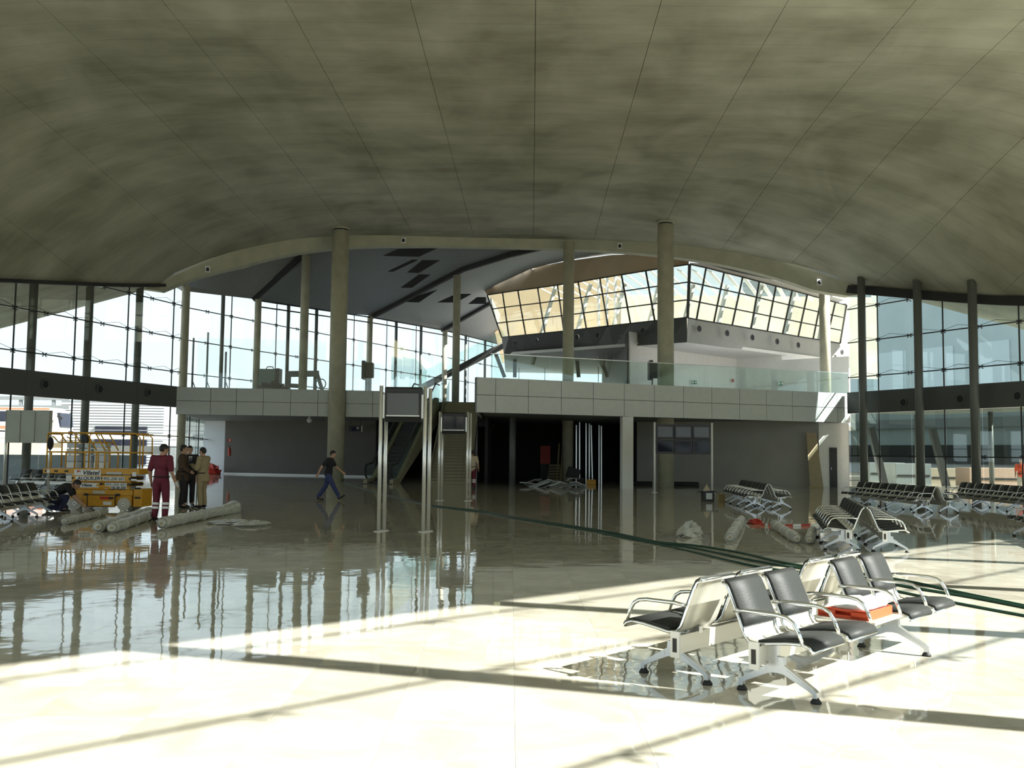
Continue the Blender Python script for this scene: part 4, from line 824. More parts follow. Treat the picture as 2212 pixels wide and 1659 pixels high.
def person(label, loc, face, h=1.75, pose=None, top='shirt', topm='black_cloth', sleeve=0.9, legm='jeans', hairm='hair', headyaw=0.0, headpitch=0.0, bands=False, glove=False, name='person', group=None):
    J = {k: Vector(v) for k, v in {**BASE, **(pose or {})}.items()}; s = h / 1.75
    root = thing(name, label, 'person', loc, face, group); root.scale = (s, s, s)
    up = (J['neck'] - J['pel']).normalized(); tdir = lambda a, b: (J[b] - J[a])
    side = (J['shR'] - J['shL']).normalized()
    def torso(mb, e, low=0.0):
        def el(c, r, a, b):
            z = (J[b] - J[a]).normalized(); x = (side - z * side.dot(z)).normalized(); y = z.cross(x); Rm = Matrix((x, y, z)).transposed(); mb.ellipsoid(c, (r[0] + e, r[1] + e, r[2] + e), 16, 10, Rm)
        el(J['pel'], (.165, .118, .13), 'pel', 'waist'); el(J['waist'], (.148, .105, .17), 'pel', 'chest'); el(J['chest'], (.172, .118, .20), 'waist', 'neck')
        el(lerp(J['waist'], J['pel'], .45), (.155, .11, .14), 'pel', 'waist')
        c = lerp(J['chest'], J['neck'], .62); mb.tube([lerp(c, J['shL'], .96), c, lerp(c, J['shR'], .96)], [.062 + e, .085 + e, .062 + e], 12); mb.ellipsoid(J['shL'], (.066 + e,) * 3); mb.ellipsoid(J['shR'], (.066 + e,) * 3)
    def limb(mb, a, b, r0, r1, e=0.0, t0=0.0, t1=1.0):
        p, q = lerp(J[a], J[b], t0), lerp(J[a], J[b], t1); m_ = lerp(p, q, .4); mb.tube([p, m_, q], [r0 + e, lerp(r0, r1, .3) + e + .004, r1 + e], 12); mb.ellipsoid(p, (r0 + e,) * 3, 10, 6); mb.ellipsoid(q, (r1 + e,) * 3, 10, 6)
    B = MB(); torso(B, 0); B.tube([lerp(J['chest'], J['neck'], .6), J['neck'], lerp(J['neck'], J['head'], .6)], [.07, .056, .052], 12)
    Rh = (Matrix.Rotation(headyaw, 3, 'Z') @ Matrix.Rotation(headpitch, 3, 'X')); hd = J['head']; hp = lambda x, y, z: hd + Rh @ Vector((x, y, z))
    B.ellipsoid(hp(0, -.012, .03), (.077, .098, .098), 16, 10, Rh); B.ellipsoid(hp(0, .022, -.045), (.058, .068, .078), 14, 8, Rh); B.ellipsoid(hp(0, .078, -.098), (.026, .022, .022), 8, 6, Rh)
    B.tube([hp(0, .085, .022), hp(0, .108, -.012), hp(0, .112, -.028)], [.010, .014, .017], 8); B.ellipsoid(hp(0, .088, .04), (.055, .014, .012), 8, 6, Rh)
    for sx in (-1, 1): B.ellipsoid(hp(sx * .078, -.008, -.005), (.012, .022, .033), 8, 6, Rh)
    for S in 'LR':
        limb(B, 'sh' + S, 'el' + S, .052, .040); limb(B, 'el' + S, 'wr' + S, .041, .028); limb(B, 'hi' + S, 'kn' + S, .085, .056); limb(B, 'kn' + S, 'an' + S, .058, .038)
        # hand: palm, four unequal fingers bent at the knuckle, thumb from the side
        f = (J['wr' + S] - J['el' + S]).normalized(); k = -1 if S == 'L' else 1
        sd = Vector((0, 1, 0)); sd = (sd - f * sd.dot(f)); sd = sd.normalized() if sd.length > .1 else Vector((1, 0, 0)); nm = f.cross(sd).normalized(); nm = nm if nm.x * k < 0 else -nm
        w_ = J['wr' + S]; Rm = Matrix((sd, nm, f)).transposed(); B.ellipsoid(w_ + f * .055, (.040, .018, .056), 12, 8, Rm)
        for i, L in enumerate((.068, .078, .073, .058)):
            o_ = w_ + f * .092 + sd * (.029 - .0195 * i); kb = o_ + f * L * .5 + nm * .006; tp_ = kb + f * L * .42 + nm * L * .35; B.tube([o_ - f * .02, o_, kb, tp_], [.0095, .0095, .0088, .007], 8)
        o_ = w_ + f * .03 + sd * .034; B.tube([o_ - sd * .012, o_ + f * .03 + sd * .016 + nm * .008, o_ + f * .058 + sd * .018 + nm * .016], [.012, .0105, .0085], 8)
        B.tube([J['an' + S] + Vector((0, 0, .02)), J['an' + S], lerp(J['an' + S], J['to' + S], .5), J['to' + S]], [.038, .038, .034, .028], 10)
    remeshed(B, 'body', 'skin', root, 0.0085)
    # hair
    hm = MB(); n, k = 20, 12; keep = {}
    for i in range(k + 1):
        for j in range(n):
            ph, th = math.pi * i / k, 2 * math.pi * j / n; v = Vector((.085 * math.sin(ph) * math.cos(th), .107 * math.sin(ph) * math.sin(th), .108 * math.cos(ph)))
            lim = .035 if v.y > .045 else (-.015 if v.y > -.01 else -.085)
            if v.z < lim: v = Vector((v.x * .93, v.y * .93, max(v.z, lim) )) if v.z < lim else v
            hm.v.append(tuple(hp(v.x, v.y - .012, v.z + .035))); hm.sm
    for i in range(k):
        for j in range(n): hm.f.append((i * n + j, (i + 1) * n + j, (i + 1) * n + (j + 1) % n, i * n + (j + 1) % n)); hm.sm.append(True)
    hm.build('hair', hairm, root)
    for sx in (-1, 1): MB().ellipsoid(hp(sx * .031, .083, .018), (.012, .008, .007), 8, 6, Rh).build('eye', 'eye', root)
    MB().ellipsoid(hp(0, .088, -.064), (.024, .007, .006), 8, 6, Rh).build('mouth', 'lip', root)
    # clothes
    T = MB(); torso(T, .018 if top == 'shirt' else .028)
    e = .020 if top == 'shirt' else .026
    for S in 'LR':
        if sleeve <= 1: limb(T, 'sh' + S, 'el' + S, .056, .046, e, 0, sleeve)
        else: limb(T, 'sh' + S, 'el' + S, .054, .046, e); limb(T, 'el' + S, 'wr' + S, .046, .034, e, 0, .97)
    if top == 'jacket':
        c = J['pel']; T.tube([lerp(J['waist'], c, .3), c, c + Vector((0, -.01, -.10)), c + Vector((0, -.01, -.17))], [.15, .185, .19, .192], 16)
    T.tube([lerp(J['chest'], J['neck'], .7), lerp(J['neck'], J['head'], .12)], [.085, .066], 12)
    tp2 = remeshed(T, top, topm, root, 0.0115)
    P = MB(); z = (J['waist'] - J['pel']).normalized(); x = (side - z * side.dot(z)).normalized(); P.ellipsoid(J['pel'], (.178, .13, .135), 16, 10, Matrix((x, z.cross(x), z)).transposed())
    for S in 'LR': limb(P, 'hi' + S, 'kn' + S, .090, .066, .012); limb(P, 'kn' + S, 'an' + S, .066, .056, .012, 0, .93)
    tr_ = remeshed(P, 'trousers', legm, root, 0.0115)
    for S in 'LR':
        a, t_ = J['an' + S], J['to' + S]; d = (t_ - a); d2 = Vector((d.x, d.y, d.z)); hl = a - d2.normalized() * .05
        Q = MB(); Q.tube([hl + Vector((0, 0, -.04)), a + Vector((0, 0, -.045)), lerp(a, t_, .55) + Vector((0, 0, -.015)), t_, t_ + d2.normalized() * .06], [.034, .046, .042, .034, .020], 12); Q.tube([a + Vector((0, 0, -.04)), a + Vector((0, 0, .03))], [.048, .050], 12)
        remeshed(Q, 'shoe', 'shoe', root, 0.011)
        if bands:
            for t1 in (.18, .40):
                q0, q1 = lerp(J['kn' + S], J['an' + S], t1), lerp(J['kn' + S], J['an' + S], t1 + .13); MB().tube([q0, q1], [lerp(.087, .077, t1), lerp(.087, .077, t1 + .13)], 16, cap=False).build('reflective_band', 'reflective', tr_)
        if glove and S == glove:
            f = (J['wr' + S] - J['el' + S]).normalized(); G = MB(); G.tube([J['wr' + S] - f * .03, J['wr' + S] + f * .02], [.040, .036], 10); G.ellipsoid(J['wr' + S] + f * .06, (.045, .03, .065), 10, 8, R_axis(f))
            remeshed(G, 'glove', 'white_cloth', root, 0.010)
    if top == 'jacket':
        ch = J['chest']; fr_ = Matrix.Rotation(0, 3, 'Z') @ Vector((0, 1, 0))
        MB().prism([ch + Vector((-.045, .147, .16)), ch + Vector((.045, .147, .16)), ch + Vector((0, .160, -.10))], (0, .004, 0)).build('shirt_front', 'white_cloth', tp2)
        MB().prism([ch + Vector((-.016, .156, .13)), ch + Vector((.016, .156, .13)), ch + Vector((.022, .168, -.06)), ch + Vector((-.022, .168, -.06))], (0, .004, 0)).build('tie', 'navy', tp2)
    else:
        up_ = lerp(J['chest'], J['neck'], .88); MB().tube([up_ + Vector((.068 * math.cos(t), .066 * math.sin(t), .014 * math.sin(t) * -1 + .03)) for t in np.linspace(0, 2 * math.pi, 15)[:-1]], .013, 6, closed=True).build('collar', topm, tp2)
    if legm != topm or True: MB().tube([J['pel'] + Vector((.186 * math.cos(t), .140 * math.sin(t), .07)) for t in np.linspace(0, 2 * math.pi, 19)[:-1]], .016, 6, closed=True).build('belt', 'black_cloth', tr_)
    return root
def fl3(px, py): p = onfloor(px, py); return (p.x, p.y, 0)
person('worker in maroon uniform with reflective trouser bands, seen from behind by the wrapped rolls', fl3(345, 1126), math.radians(-8), 1.80,
       dict(wrR=(.30, .10, .86), elR=(.265, -.05, 1.12), elL=(-.26, -.04, 1.13), wrL=(-.27, .05, .89), anL=(-.125, -.01, .09), anR=(.125, -.02, .09), toL=(-.14, .16, .035), toR=(.17, .15, .035), knL=(-.115, .03, .49), knR=(.115, .03, .49), head=(.02, .045, 1.60)),
       topm='maroon', legm='maroon', sleeve=0.85, headyaw=math.radians(-35), headpitch=math.radians(-12), bands=True, glove='R')
person('man in a brown jacket and black trousers, facing the man in the tan suit', fl3(392, 1097), math.radians(-75), 1.80, dict(wrR=(.20, .18, 1.02), elR=(.25, .0, 1.13)), top='jacket', topm='brown_cloth', sleeve=2, legm='black_cloth', headyaw=math.radians(-5))
person('man in a black suit and pale tie, half hidden behind the brown jacket', fl3(406, 1093), math.radians(-150), 1.78, dict(wrR=(.22, .18, 1.02)), top='jacket', topm='black_cloth', sleeve=2, legm='black_cloth')
person('man in a tan suit with hands raised before him', fl3(436, 1097), math.radians(75), 1.74, dict(elL=(-.25, .04, 1.13), wrL=(-.13, .27, 1.22), elR=(.25, .05, 1.13), wrR=(.12, .27, 1.20), head=(0, .03, 1.60)), top='jacket', topm='tan_cloth', sleeve=2, legm='tan_cloth', headpitch=math.radians(-10))
person('man in a black t-shirt and blue jeans walking past the round column', fl3(708, 1081), math.radians(-90), 1.72,
       dict(pel=(0, 0, .90), waist=(0, .02, 1.06), chest=(0, .05, 1.26), neck=(0, .07, 1.43), head=(0, .14, 1.57), shL=(-.18, .07, 1.38), shR=(.18, .03, 1.39), hiL=(-.09, .0, .87), hiR=(.09, .0, .87),
            knL=(-.09, -.10, .48), anL=(-.09, -.36, .11), toL=(-.09, -.20, .035), knR=(.09, .20, .49), anR=(.09, .40, .13), toR=(.09, .555, .165),
            elL=(-.24, .20, 1.16), wrL=(-.23, .43, .97), elR=(.25, -.18, 1.16), wrR=(.24, -.30, .92)), topm='black_cloth', legm='jeans', sleeve=0.75, headpitch=math.radians(-14))
person('distant worker in a cream shirt and maroon trousers, seen from behind at the staircase foot', fl3(1019, 1056), math.radians(6), 1.76, dict(elR=(.27, -.03, 1.13), wrR=(.30, .02, .90)), topm='cream_cloth', legm='maroon', sleeve=0.75, bands=True, headyaw=math.radians(-10))
kn = fl3(131, 1105)
person('man in dark clothes kneeling at the wheel of the yellow lift', (kn[0], kn[1], 0), math.radians(-78), 1.74,
       dict(pel=(0, -.24, .36), waist=(0, -.13, .48), chest=(0, .05, .60), neck=(0, .23, .67), head=(0, .36, .71), shL=(-.18, .16, .66), shR=(.18, .18, .66), elL=(-.24, .28, .43), wrL=(-.18, .44, .24), elR=(.24, .35, .41), wrR=(.20, .56, .20),
            hiL=(-.10, -.22, .33), hiR=(.10, -.22, .33), knL=(-.16, .08, .10), anL=(-.14, -.34, .09), toL=(-.14, -.44, .10), knR=(.16, .17, .38), anR=(.15, .04, .09), toR=(.15, .22, .035)),
       topm='black_cloth', legm='navy', sleeve=0.8, headpitch=math.radians(-45))
pr = at(2206, 1020, 47.5); person('person in an orange vest and white cap outside the glass at the right edge', (pr.x, 47.5, -0.1), math.radians(150), 1.74, None, topm='orange_red', legm='grey_rubber', hairm='white_paint', sleeve=0.9)

# ------------------------------------------------------------------ wrapped rolls, film, hoses and clutter on the floor
def roll(a, b, r, label, n=26, flare=0.0, group=None):
    a, b = Vector((a[0], a[1], r)), Vector((b[0], b[1], r)); rs = []; pts = []
    for i in range(n + 1):
        t = i / n; pts.append(lerp(a, b, t)); rs.append(r * (1 + 0.05 * math.sin(i * 2.1) + random.uniform(-.07, .07) + (flare * max(0, t - .8) * 5)))
    d = (b - a).normalized(); o = thing('wrapped_roll', label, 'roll', (0, 0, 0), 0, group)
    MB().tube(pts, rs, 18).build('wrapping', 'plastic_film', o); MB().tube([a - d * .05, a - d * .01], [r * .55, r * .9], 14).build('end_twist', 'plastic_film', o); MB().tube([a - d * .07, a - d * .03], [r * .22, r * .25], 10).build('core', 'carton', o)
    for t in (0.22, 0.5, 0.78):
        c = lerp(a, b, t); s = d.cross(Vector((0, 0, 1))).normalized(); MB().tube([c + (s * math.cos(q) + Vector((0, 0, 1)) * math.sin(q)) * r * 1.06 for q in np.linspace(0, 2 * math.pi, 19)[:-1]], 0.008, 5, closed=True).build('tape_band', 'white_paint', o)
    return o
def f2(px, py): return onfloor(px, py).xy
roll(f2(212, 1150), f2(322, 1114), 0.11, 'left one of two plastic-wrapped rolls side by side before the yellow lift'); roll(f2(242, 1152), f2(328, 1121), 0.11, 'right one of two plastic-wrapped rolls side by side before the yellow lift')
roll(f2(350, 1142), f2(505, 1108), 0.12, 'long plastic-wrapped roll lying in front of the worker in maroon', flare=0.8)
roll(f2(140, 1134), f2(225, 1114), 0.08, 'thin wrapped roll near the beam seats at the left edge')
roll(f2(1577, 1172), f2(1601, 1131), 0.10, 'pale wrapped roll pointing at the far carton, apart from the others'); roll(f2(1722, 1174), f2(1672, 1142), 0.095, 'grey wrapped roll lying aslant beside the beam seats'); roll(f2(1748, 1176), f2(1756, 1154), 0.085, 'short wrapped roll end touching the aslant grey roll')
def crumple(name, c, rx, ry, rz_, seed, label, cat, m_='plastic_film', rz=0.0, n=14):
    rnd = random.Random(seed); mb = MB(); k = 8; vs = []
    for i in range(k + 1):
        for j in range(n):
            ph, th = math.pi / 2 * i / k, 2 * math.pi * j / n; q = 1 + rnd.uniform(-.28, .28) * (1 if i < k else .6); vs.append((rx * math.sin(ph) * math.cos(th) * q, ry * math.sin(ph) * math.sin(th) * q, max(0.003, rz_ * math.cos(ph) * (1 + rnd.uniform(-.35, .35))) if i < k else 0.003))
    fs = [(i * n + j, (i + 1) * n + j, (i + 1) * n + (j + 1) % n, i * n + (j + 1) % n) for i in range(k) for j in range(n)] + [tuple(range(k * n, k * n + n))]
    mb.add(vs, fs); o = mb.build(name, m_); o.location = (c[0], c[1], 0); o.rotation_euler = (0, 0, rz); return tag(o, label, cat)
crumple('plastic_film', f2(1490, 1158), 0.22, 0.5, 0.26, 4, 'heap of crumpled clear film on the dark floor near the hose', 'plastic film', rz=-.4)
crumple('plastic_film', f2(545, 1135), 0.40, 0.5, 0.09, 5, 'flat crumpled white film beside the long wrapped roll', 'plastic film')
crumple('plastic_film', f2(490, 1128), 0.35, 0.8, 0.05, 8, 'sheet of grey film under the flared end of the long roll', 'plastic film')
crumple('plastic_film', f2(152, 1119), 0.22, 0.4, 0.08, 9, 'small heap of pale packing film between the left beam seats and the thin roll', 'plastic film')
crumple('red_cloth', (onfloor(462, 1023.5).x, 64.9), 0.85, 0.5, 0.62, 11, 'red cloth bundle on the floor against the pale wall end', 'cloth bundle', 'red')
crumple('red_bag', f2(1632, 1131), 0.18, 0.25, 0.10, 12, 'small red bag on the floor among the wrapped rolls', 'bag', 'red')
def hose(pts, label, r=0.017):
    P = [Vector((*f2(*p), r)) for p in pts]; out = []
    for i in range(len(P) - 1):
        a, b, c, d = P[max(0, i - 1)], P[i], P[i + 1], P[min(len(P) - 1, i + 2)]
        for k in range(10):
            t = k / 10; out.append(0.5 * ((2 * b) + (c - a) * t + (2 * a - 5 * b + 4 * c - d) * t * t + (3 * b - a - 3 * c + d) * t ** 3))
    out.append(P[-1]); o = MB().tube(out, r, 8).build('hose', 'hose'); return tag(o, label, 'hose')
hose([(735, 1040), (790, 1058), (860, 1076), (930, 1092), (1040, 1105), (1106, 1118), (1300, 1148), (1420, 1172), (1500, 1180), (1600, 1196), (1700, 1219), (1830, 1237), (1960, 1258), (2100, 1288), (2230, 1315)], 'green hose running from the column to the right edge, topmost of the three')
hose([(930, 1093.5), (1040, 1107), (1106, 1120), (1300, 1152), (1420, 1174), (1500, 1186), (1600, 1207), (1690, 1224), (1830, 1243), (1960, 1270), (2100, 1293), (2230, 1318)], 'green hose in the middle of the three across the floor')
hose([(1300, 1154), (1420, 1177), (1490, 1192), (1570, 1211), (1650, 1228), (1800, 1249), (1950, 1282), (2080, 1308), (2230, 1336)], 'lowest green hose, passing behind the sunlit seats', 0.015)
tape = thing('barrier_tape', 'red and white barrier tape lying along the floor behind the wrapped rolls', 'tape')
tpts = [f2(1645, 1136), f2(1660, 1137), f2(1695, 1138), f2(1730, 1137), f2(1770, 1136)]
for i in range(4):
    for k in range(2):
        a, b = lerp(tpts[i], tpts[i + 1], k / 2), lerp(tpts[i], tpts[i + 1], (k + 1) / 2); MB().bar((*a, .03), (*b, .03), 0.02, 0.05).build('tape_stripe', 'red' if k == 0 else 'white_paint', tape)
# black open carton and small yellow box by the far seats
bc = f2(1531, 1084); o = thing('carton', 'black open carton with a white label beside the far beam seats', 'carton', (bc.x, bc.y + .2, 0))
for s in (-1, 1): MB().box((s * .19, 0, .19), (.02, .36, .38)).build('side_wall', 'screen_body', o); MB().box((0, s * .17, .19), (.38, .02, .38)).build('side_wall', 'screen_body', o); f_ = MB().bar((s * .2, 0, .38), (s * .36, 0, .33), .36, .015, (0, 0, 1)).build('flap', 'screen_body', o)
MB().box((.02, -.187, .2), (.22, .008, .22)).build('label_plate', 'blue_white', o); MB().box((0, 0, .01), (.36, .34, .02)).build('bottom', 'screen_body', o)
MB().prism([(-.15, .12, .36), (.0, .14, .62), (.12, .1, .38)], (0, .02, 0)).build('paper', 'cream_cloth', o)
yb = f2(1555, 1083); o = thing('carton', 'small ochre carton between the black carton and the far seats', 'carton', (yb.x + .1, yb.y + .2, 0)); MB().box((0, 0, .13), (.22, .2, .26)).build('body', 'carton', o, .005); MB().box((0, 0, .262), (.05, .2, .004)).build('tape_strip', 'white_paint', o)
# leaning chipboard before the white wall
lb = thing('board', 'tall tan chipboard leaning against the white wall by the dark door', 'board', (16.0, 50.75, 0), math.radians(8)); MB().prism([(-.33, 0, 0), (.42, 0, 0), (.22, .38, 2.85), (-.33, .38, 2.9)], (0, .03, 0)).build('sheet', 'board', lb); MB().box((-.05, .0, .03), (.7, .08, .05)).build('batten', 'carton', lb)
# builders' clutter under the mezzanine
rng = random.Random(21); spots = [(1140, 1047), (1152, 1042), (1165, 1049), (1176, 1044), (1188, 1050), (1198, 1045), (1206, 1051), (1218, 1047), (1228, 1050), (1240, 1052), (1250, 1050)]
words = ['lowest sheet at the left end', 'broad sheet second in', 'sheet third in, tipped up', 'narrow sheet fourth in', 'sheet fifth in, nearly flat', 'sheet sixth in, raised', 'sheet seventh in, low at the front', 'sheet eighth in', 'sheet ninth in, slanting', 'sheet tenth in', 'last sheet at the right end']
for (px, py), wd in zip(spots, words):
    p = f2(px, py + 3); o = MB().box((0, 0, 0), (rng.uniform(.5, 1.0), rng.uniform(.4, .7), .04), rot=Matrix.Rotation(rng.uniform(-.5, .5), 3, 'Y') @ Matrix.Rotation(rng.uniform(-.25, .25), 3, 'X')).build('plaster_sheet', rng.choice(['fascia', 'soffit_grey', 'blue_white'])); o.location = (p.x, p.y, .14); o.rotation_euler = (0, 0, rng.uniform(-.6, .6)); tag(o, 'broken grey board in the rubble under the mezzanine, ' + wd, 'board', 'broken boards under the mezzanine')
for i, (px, y0, y1, lean) in enumerate(((1245, 918, 1002, 0), (1252, 912, 1030, 0), (1266, 914, 1020, 0), (1273, 915, 1032, 0), (1280, 918, 985, 3), (1294, 918, 1033, 0), (1299, 920, 1040, 0))):
    o = MB().bar((at(px, y1, 55.5 - .3 * i).x, 55.5 - .3 * i, 0), at(px - lean, y0, 55.5 - .3 * i), .06, .06).build('metal_stud', 'aluminium'); 
    nth = ('first', 'second', 'third', 'fourth', 'fifth, leaning and short', 'sixth', 'seventh')[i]; tag(o, 'upright bright metal stud under the mezzanine, %s from the round column' % nth, 'stud', 'metal studs')
p = at(1178, 980, 60); o = thing('panel', 'dull red panel standing in the dark recess', 'panel', (p.x, 60, 0)); MB().box((0, 0, 1.55), (.62, .1, 1.1)).build('sheet', 'red', o); MB().box((0, .1, .5), (.6, .3, 1.0)).build('stand', 'dark_steel', o)
for i, z in enumerate((.15, .34, .53, .72)): pass
pal = thing('pallet_stack', 'stack of timber lengths beside the red panel in the recess', 'timber', (at(1198, 1000, 58).x, 58, 0))
for i in range(6): MB().box((0, 0, .065 + i * .17), (.9 - .05 * i, .5, .12)).build('timber', 'board', pal)
for i, px in enumerate((1203, 1211)): o = MB().bar(at(px, 1042, 56.6), at(px + 5, 958, 57.4), .08, .08).build('plank', 'carton'); tag(o, ('brown plank leaning beside the round column, nearer the red panel', 'brown plank leaning against the round column')[i], 'plank')
wb_ = thing('wheelbarrow', 'dark wheelbarrow tipped up by the round column in the recess', 'wheelbarrow', (at(1237, 1030, 53).x, 53, 0)); MB().prism([(-.35, 0, .35), (.35, 0, .30), (.45, 0, .75), (-.2, 0, .95)], (0, .5, 0)).build('tray', 'rubber', wb_)
for s in (0, .5): MB().tube([(.42, s, .25), (-.1, s, .3), (-.45, s, .02)], .025, 8).build('frame', 'aluminium', wb_)
MB().tube([(.5, .2, .17), (.5, .3, .17)], .17, 18).build('wheel', 'rubber', wb_)
yt = thing('toolbox', 'yellow toolbox on the floor among the metal studs', 'toolbox', (at(1277, 1040, 52).x, 52, 0)); MB().box((0, 0, .13), (.5, .25, .26)).build('body', 'yellow', yt, .02); MB().tube([(-.15, 0, .26), (-.13, 0, .34), (.13, 0, .34), (.15, 0, .26)], .015, 8).build('handle', 'rubber', yt)
for px, lb_, l in ((1480, 'dark pipe bundle on the floor beside the wall column', 1.5), (1385, 'dark pipe bundle on the floor between white pillar and wide display', 1.2)):
    c = at(px, 1048, 52); o = thing('pipe_bundle', lb_, 'pipes', (c.x, 52, 0))
    for k in range(5): MB().tube([(-l / 2, .1 * k, .07 + .06 * (k % 2)), (l / 2, .1 * k + .05, .07 + .06 * (k % 2))], .06, 8).build('pipe', 'dark_steel', o)
# ------------------------------------------------------------------ small fixed signs and lights
for i, (px, lb_) in enumerate(((453, 'spotlight box low on the concrete arch near the left end'), (872, 'spotlight box on the concrete arch left of its crown'), (1337, 'spotlight box on the concrete arch right of its crown'), (1765, 'spotlight box low on the concrete arch near the right end'))):
    best = min((abs(at(px, 560, arch_pt(u).y).x - arch_pt(u).x), u) for u in np.linspace(0.02, .98, 300))[1]; q = arch_pt(best); h = .5 + .55 * abs(2 * best - 1) ** 2
    o = thing('spotlight', lb_, 'spotlight', (q.x, q.y - .06, q.z - h * .5 - .14)); MB().box((0, 0, .14), (.26, .10, .32)).build('box', 'white_paint', o); MB().lathe([(0, .0), (.07, 0), (.09, .10), (.05, .2), (0, .2)], (0, -.06, .03), 12).build('lamp', 'ink_black', o)
def plate(px, py, Y, w_, h_, m_, name, label, cat, extra=None):
    p = at(px, py, Y); o = thing(name, label, cat, (p.x, Y, p.z - h_ / 2)); MB().box((0, 0, h_ / 2), (w_, .03, h_)).build('plate', m_, o)
    if extra: extra(o)
    return o
plate(496, 951, 64.6, .24, .24, 'red', 'fire_sign', 'small red fire sign on the dark wall near the pale wall end', 'sign', lambda o: MB().box((0.02, -.02, .12), (.07, .01, .17)).build('pictogram', 'white_paint', o))
o = thing('fire_extinguisher', 'red fire extinguisher on the dark wall under the fire sign', 'extinguisher', (at(496, 970, 64.4).x, 64.4, 1.25)); MB().lathe([(0, 0), (.09, .0), (.095, .02), (.095, .46), (.05, .54), (.03, .58), (0, .58)], n=16).build('cylinder', 'red', o); MB().box((0, 0, .62), (.14, .05, .06)).build('valve', 'ink_black', o)
o = thing('camera_unit', 'white security camera under the far mezzanine edge', 'camera', (at(671, 908, 54.5).x, 54.2, 3.3)); MB().ellipsoid((0, 0, .05), (.16, .16, .14), 14, 8).build('dome', 'white_paint', o); MB().box((0, 0, .2), (.12, .12, .2)).build('mount', 'white_paint', o)
p = at(768, 926, 61); o = thing('direction_sign', 'small dark direction sign hanging before the escalator recess', 'sign', (p.x, 61, p.z - .2)); MB().box((0, 0, .2), (.86, .08, .36)).build('panel', 'screen_body', o); MB().box((-.1, -.045, .17), (.3, .01, .2)).build('pictogram', 'navy', o); MB().box((.14, -.045, .25), (.14, .01, .13)).build('pictogram', 'white_cloth', o); MB().box((.40, -.0, .2), (.07, .09, .38)).build('white_end', 'white_paint', o)  # white strip at the right end
for s in (-.3, .3): MB().cyl((s, 0, .38), .015, .45, 6).build('hanger', 'dark_steel', o)
def exit_(o): MB().box((-.10, -.02, .13), (.10, .01, .16)).build('pictogram', 'white_paint', o); MB().box((.09, -.02, .13), (.12, .01, .10)).build('pictogram', 'white_paint', o)
mat('exit_green', (0.02, 0.20, 0.10), 0.5)
q = at(1500, 827, 64.2); plate(1500, 826, 64.0, .34, .24, 'exit_green', 'exit_sign', 'green exit sign on the upper pale wall left of the corner', 'sign', exit_); plate(1686, 829, 65.9, .30, .24, 'exit_green', 'exit_sign', 'green exit sign at the corner of the upper pale wall', 'sign', exit_); plate(1583, 822, 67.2, .16, .22, 'red', 'fire_sign', 'tiny red sign on the upper pale wall corner', 'sign')
# ------------------------------------------------------------------ things on the mezzanines
o = thing('machine_case', 'grey green wrapped machine case on a stand behind the tall glass screen', 'machine', (at(585, 800, 58).x, 58, 4.83)); MB().box((-.1, 0, 1.05), (1.0, .8, 1.3)).build('case', 'exit_green', o, .05); MB().box((.5, 0, 1.05), (.2, .82, 1.36)).build('frame', 'screen_body', o); MB().box((.45, 0, .2), (.35, .5, .4)).build('stand', 'screen_body', o); MB().tube([(-.3, 0, 1.7), (-.2, 0, 1.85), (.1, 0, 1.85), (.2, 0, 1.7)], .03, 8).build('handle', 'dark_steel', o)
M['exit_green2'] = mat('machine_green', (0.16, 0.22, 0.20), 0.5); o.children[0].data.materials[0] = M['machine_green']
crumple('tarpaulin', (at(590, 835, 57.2).x, 57.2), 1.1, .4, .75, 31, 'dark tarpaulin heap beside the machine case on the far mezzanine', 'tarpaulin', 'soffit_dark').location.z = 4.83
o = thing('crane_arm', 'folded grey metal arm standing beside the machine case', 'machine', (at(650, 800, 59).x, 59, 4.83)); MB().bar((-.8, 0, 1.5), (1.1, 0, 1.55), .3, .35).build('boom', 'soffit_grey', o); MB().bar((1.0, 0, 1.55), (1.5, 0, .05), .2, .2).build('leg', 'soffit_grey', o); MB().bar((-.7, 0, .8), (0.2, 0, .75), .25, .25).build('lower_boom', 'soffit_grey', o); MB().bar((-.7, 0, 1.5), (-.75, 0, .0), .2, .2).build('leg', 'soffit_grey', o)
o = thing('stool', 'small stool with a looped back on the far mezzanine', 'stool', (at(693, 830, 58).x, 58, 4.83)); MB().cyl((0, 0, .0), .2, .4, 14).build('drum', 'tan_panel', o); MB().tube([(.3 * math.cos(t), 0, .85 + .3 * math.sin(t)) for t in np.linspace(0, 2 * math.pi, 17)[:-1]], .035, 6, closed=True).build('loop', 'soffit_grey', o); MB().bar((0, 0, .4), (0, 0, .58), .06, .06, (0, 1, 0)).build('stem', 'soffit_grey', o)
for px, Y, z0, lb_ in ((791, 60, 4.83, 'black hanging monitor seen against the far glass'), (1409, 58, 4.83, 'black monitor on a bracket behind the mezzanine balustrade')):
    c = at(px, 800, Y); o = thing('monitor', lb_, 'monitor', (c.x, Y, z0)); MB().box((-.12, 0, c.z - z0), (.22, .9, 1.15)).build('back_shell', 'screen_body', o, .03); MB().box((.22, 0, c.z - z0), (.5, .5, .95)).build('case', 'screen_body', o, .06); MB().cyl((0, 0, 0), .05, c.z - z0, 10).build('pole', 'steel_column', o)
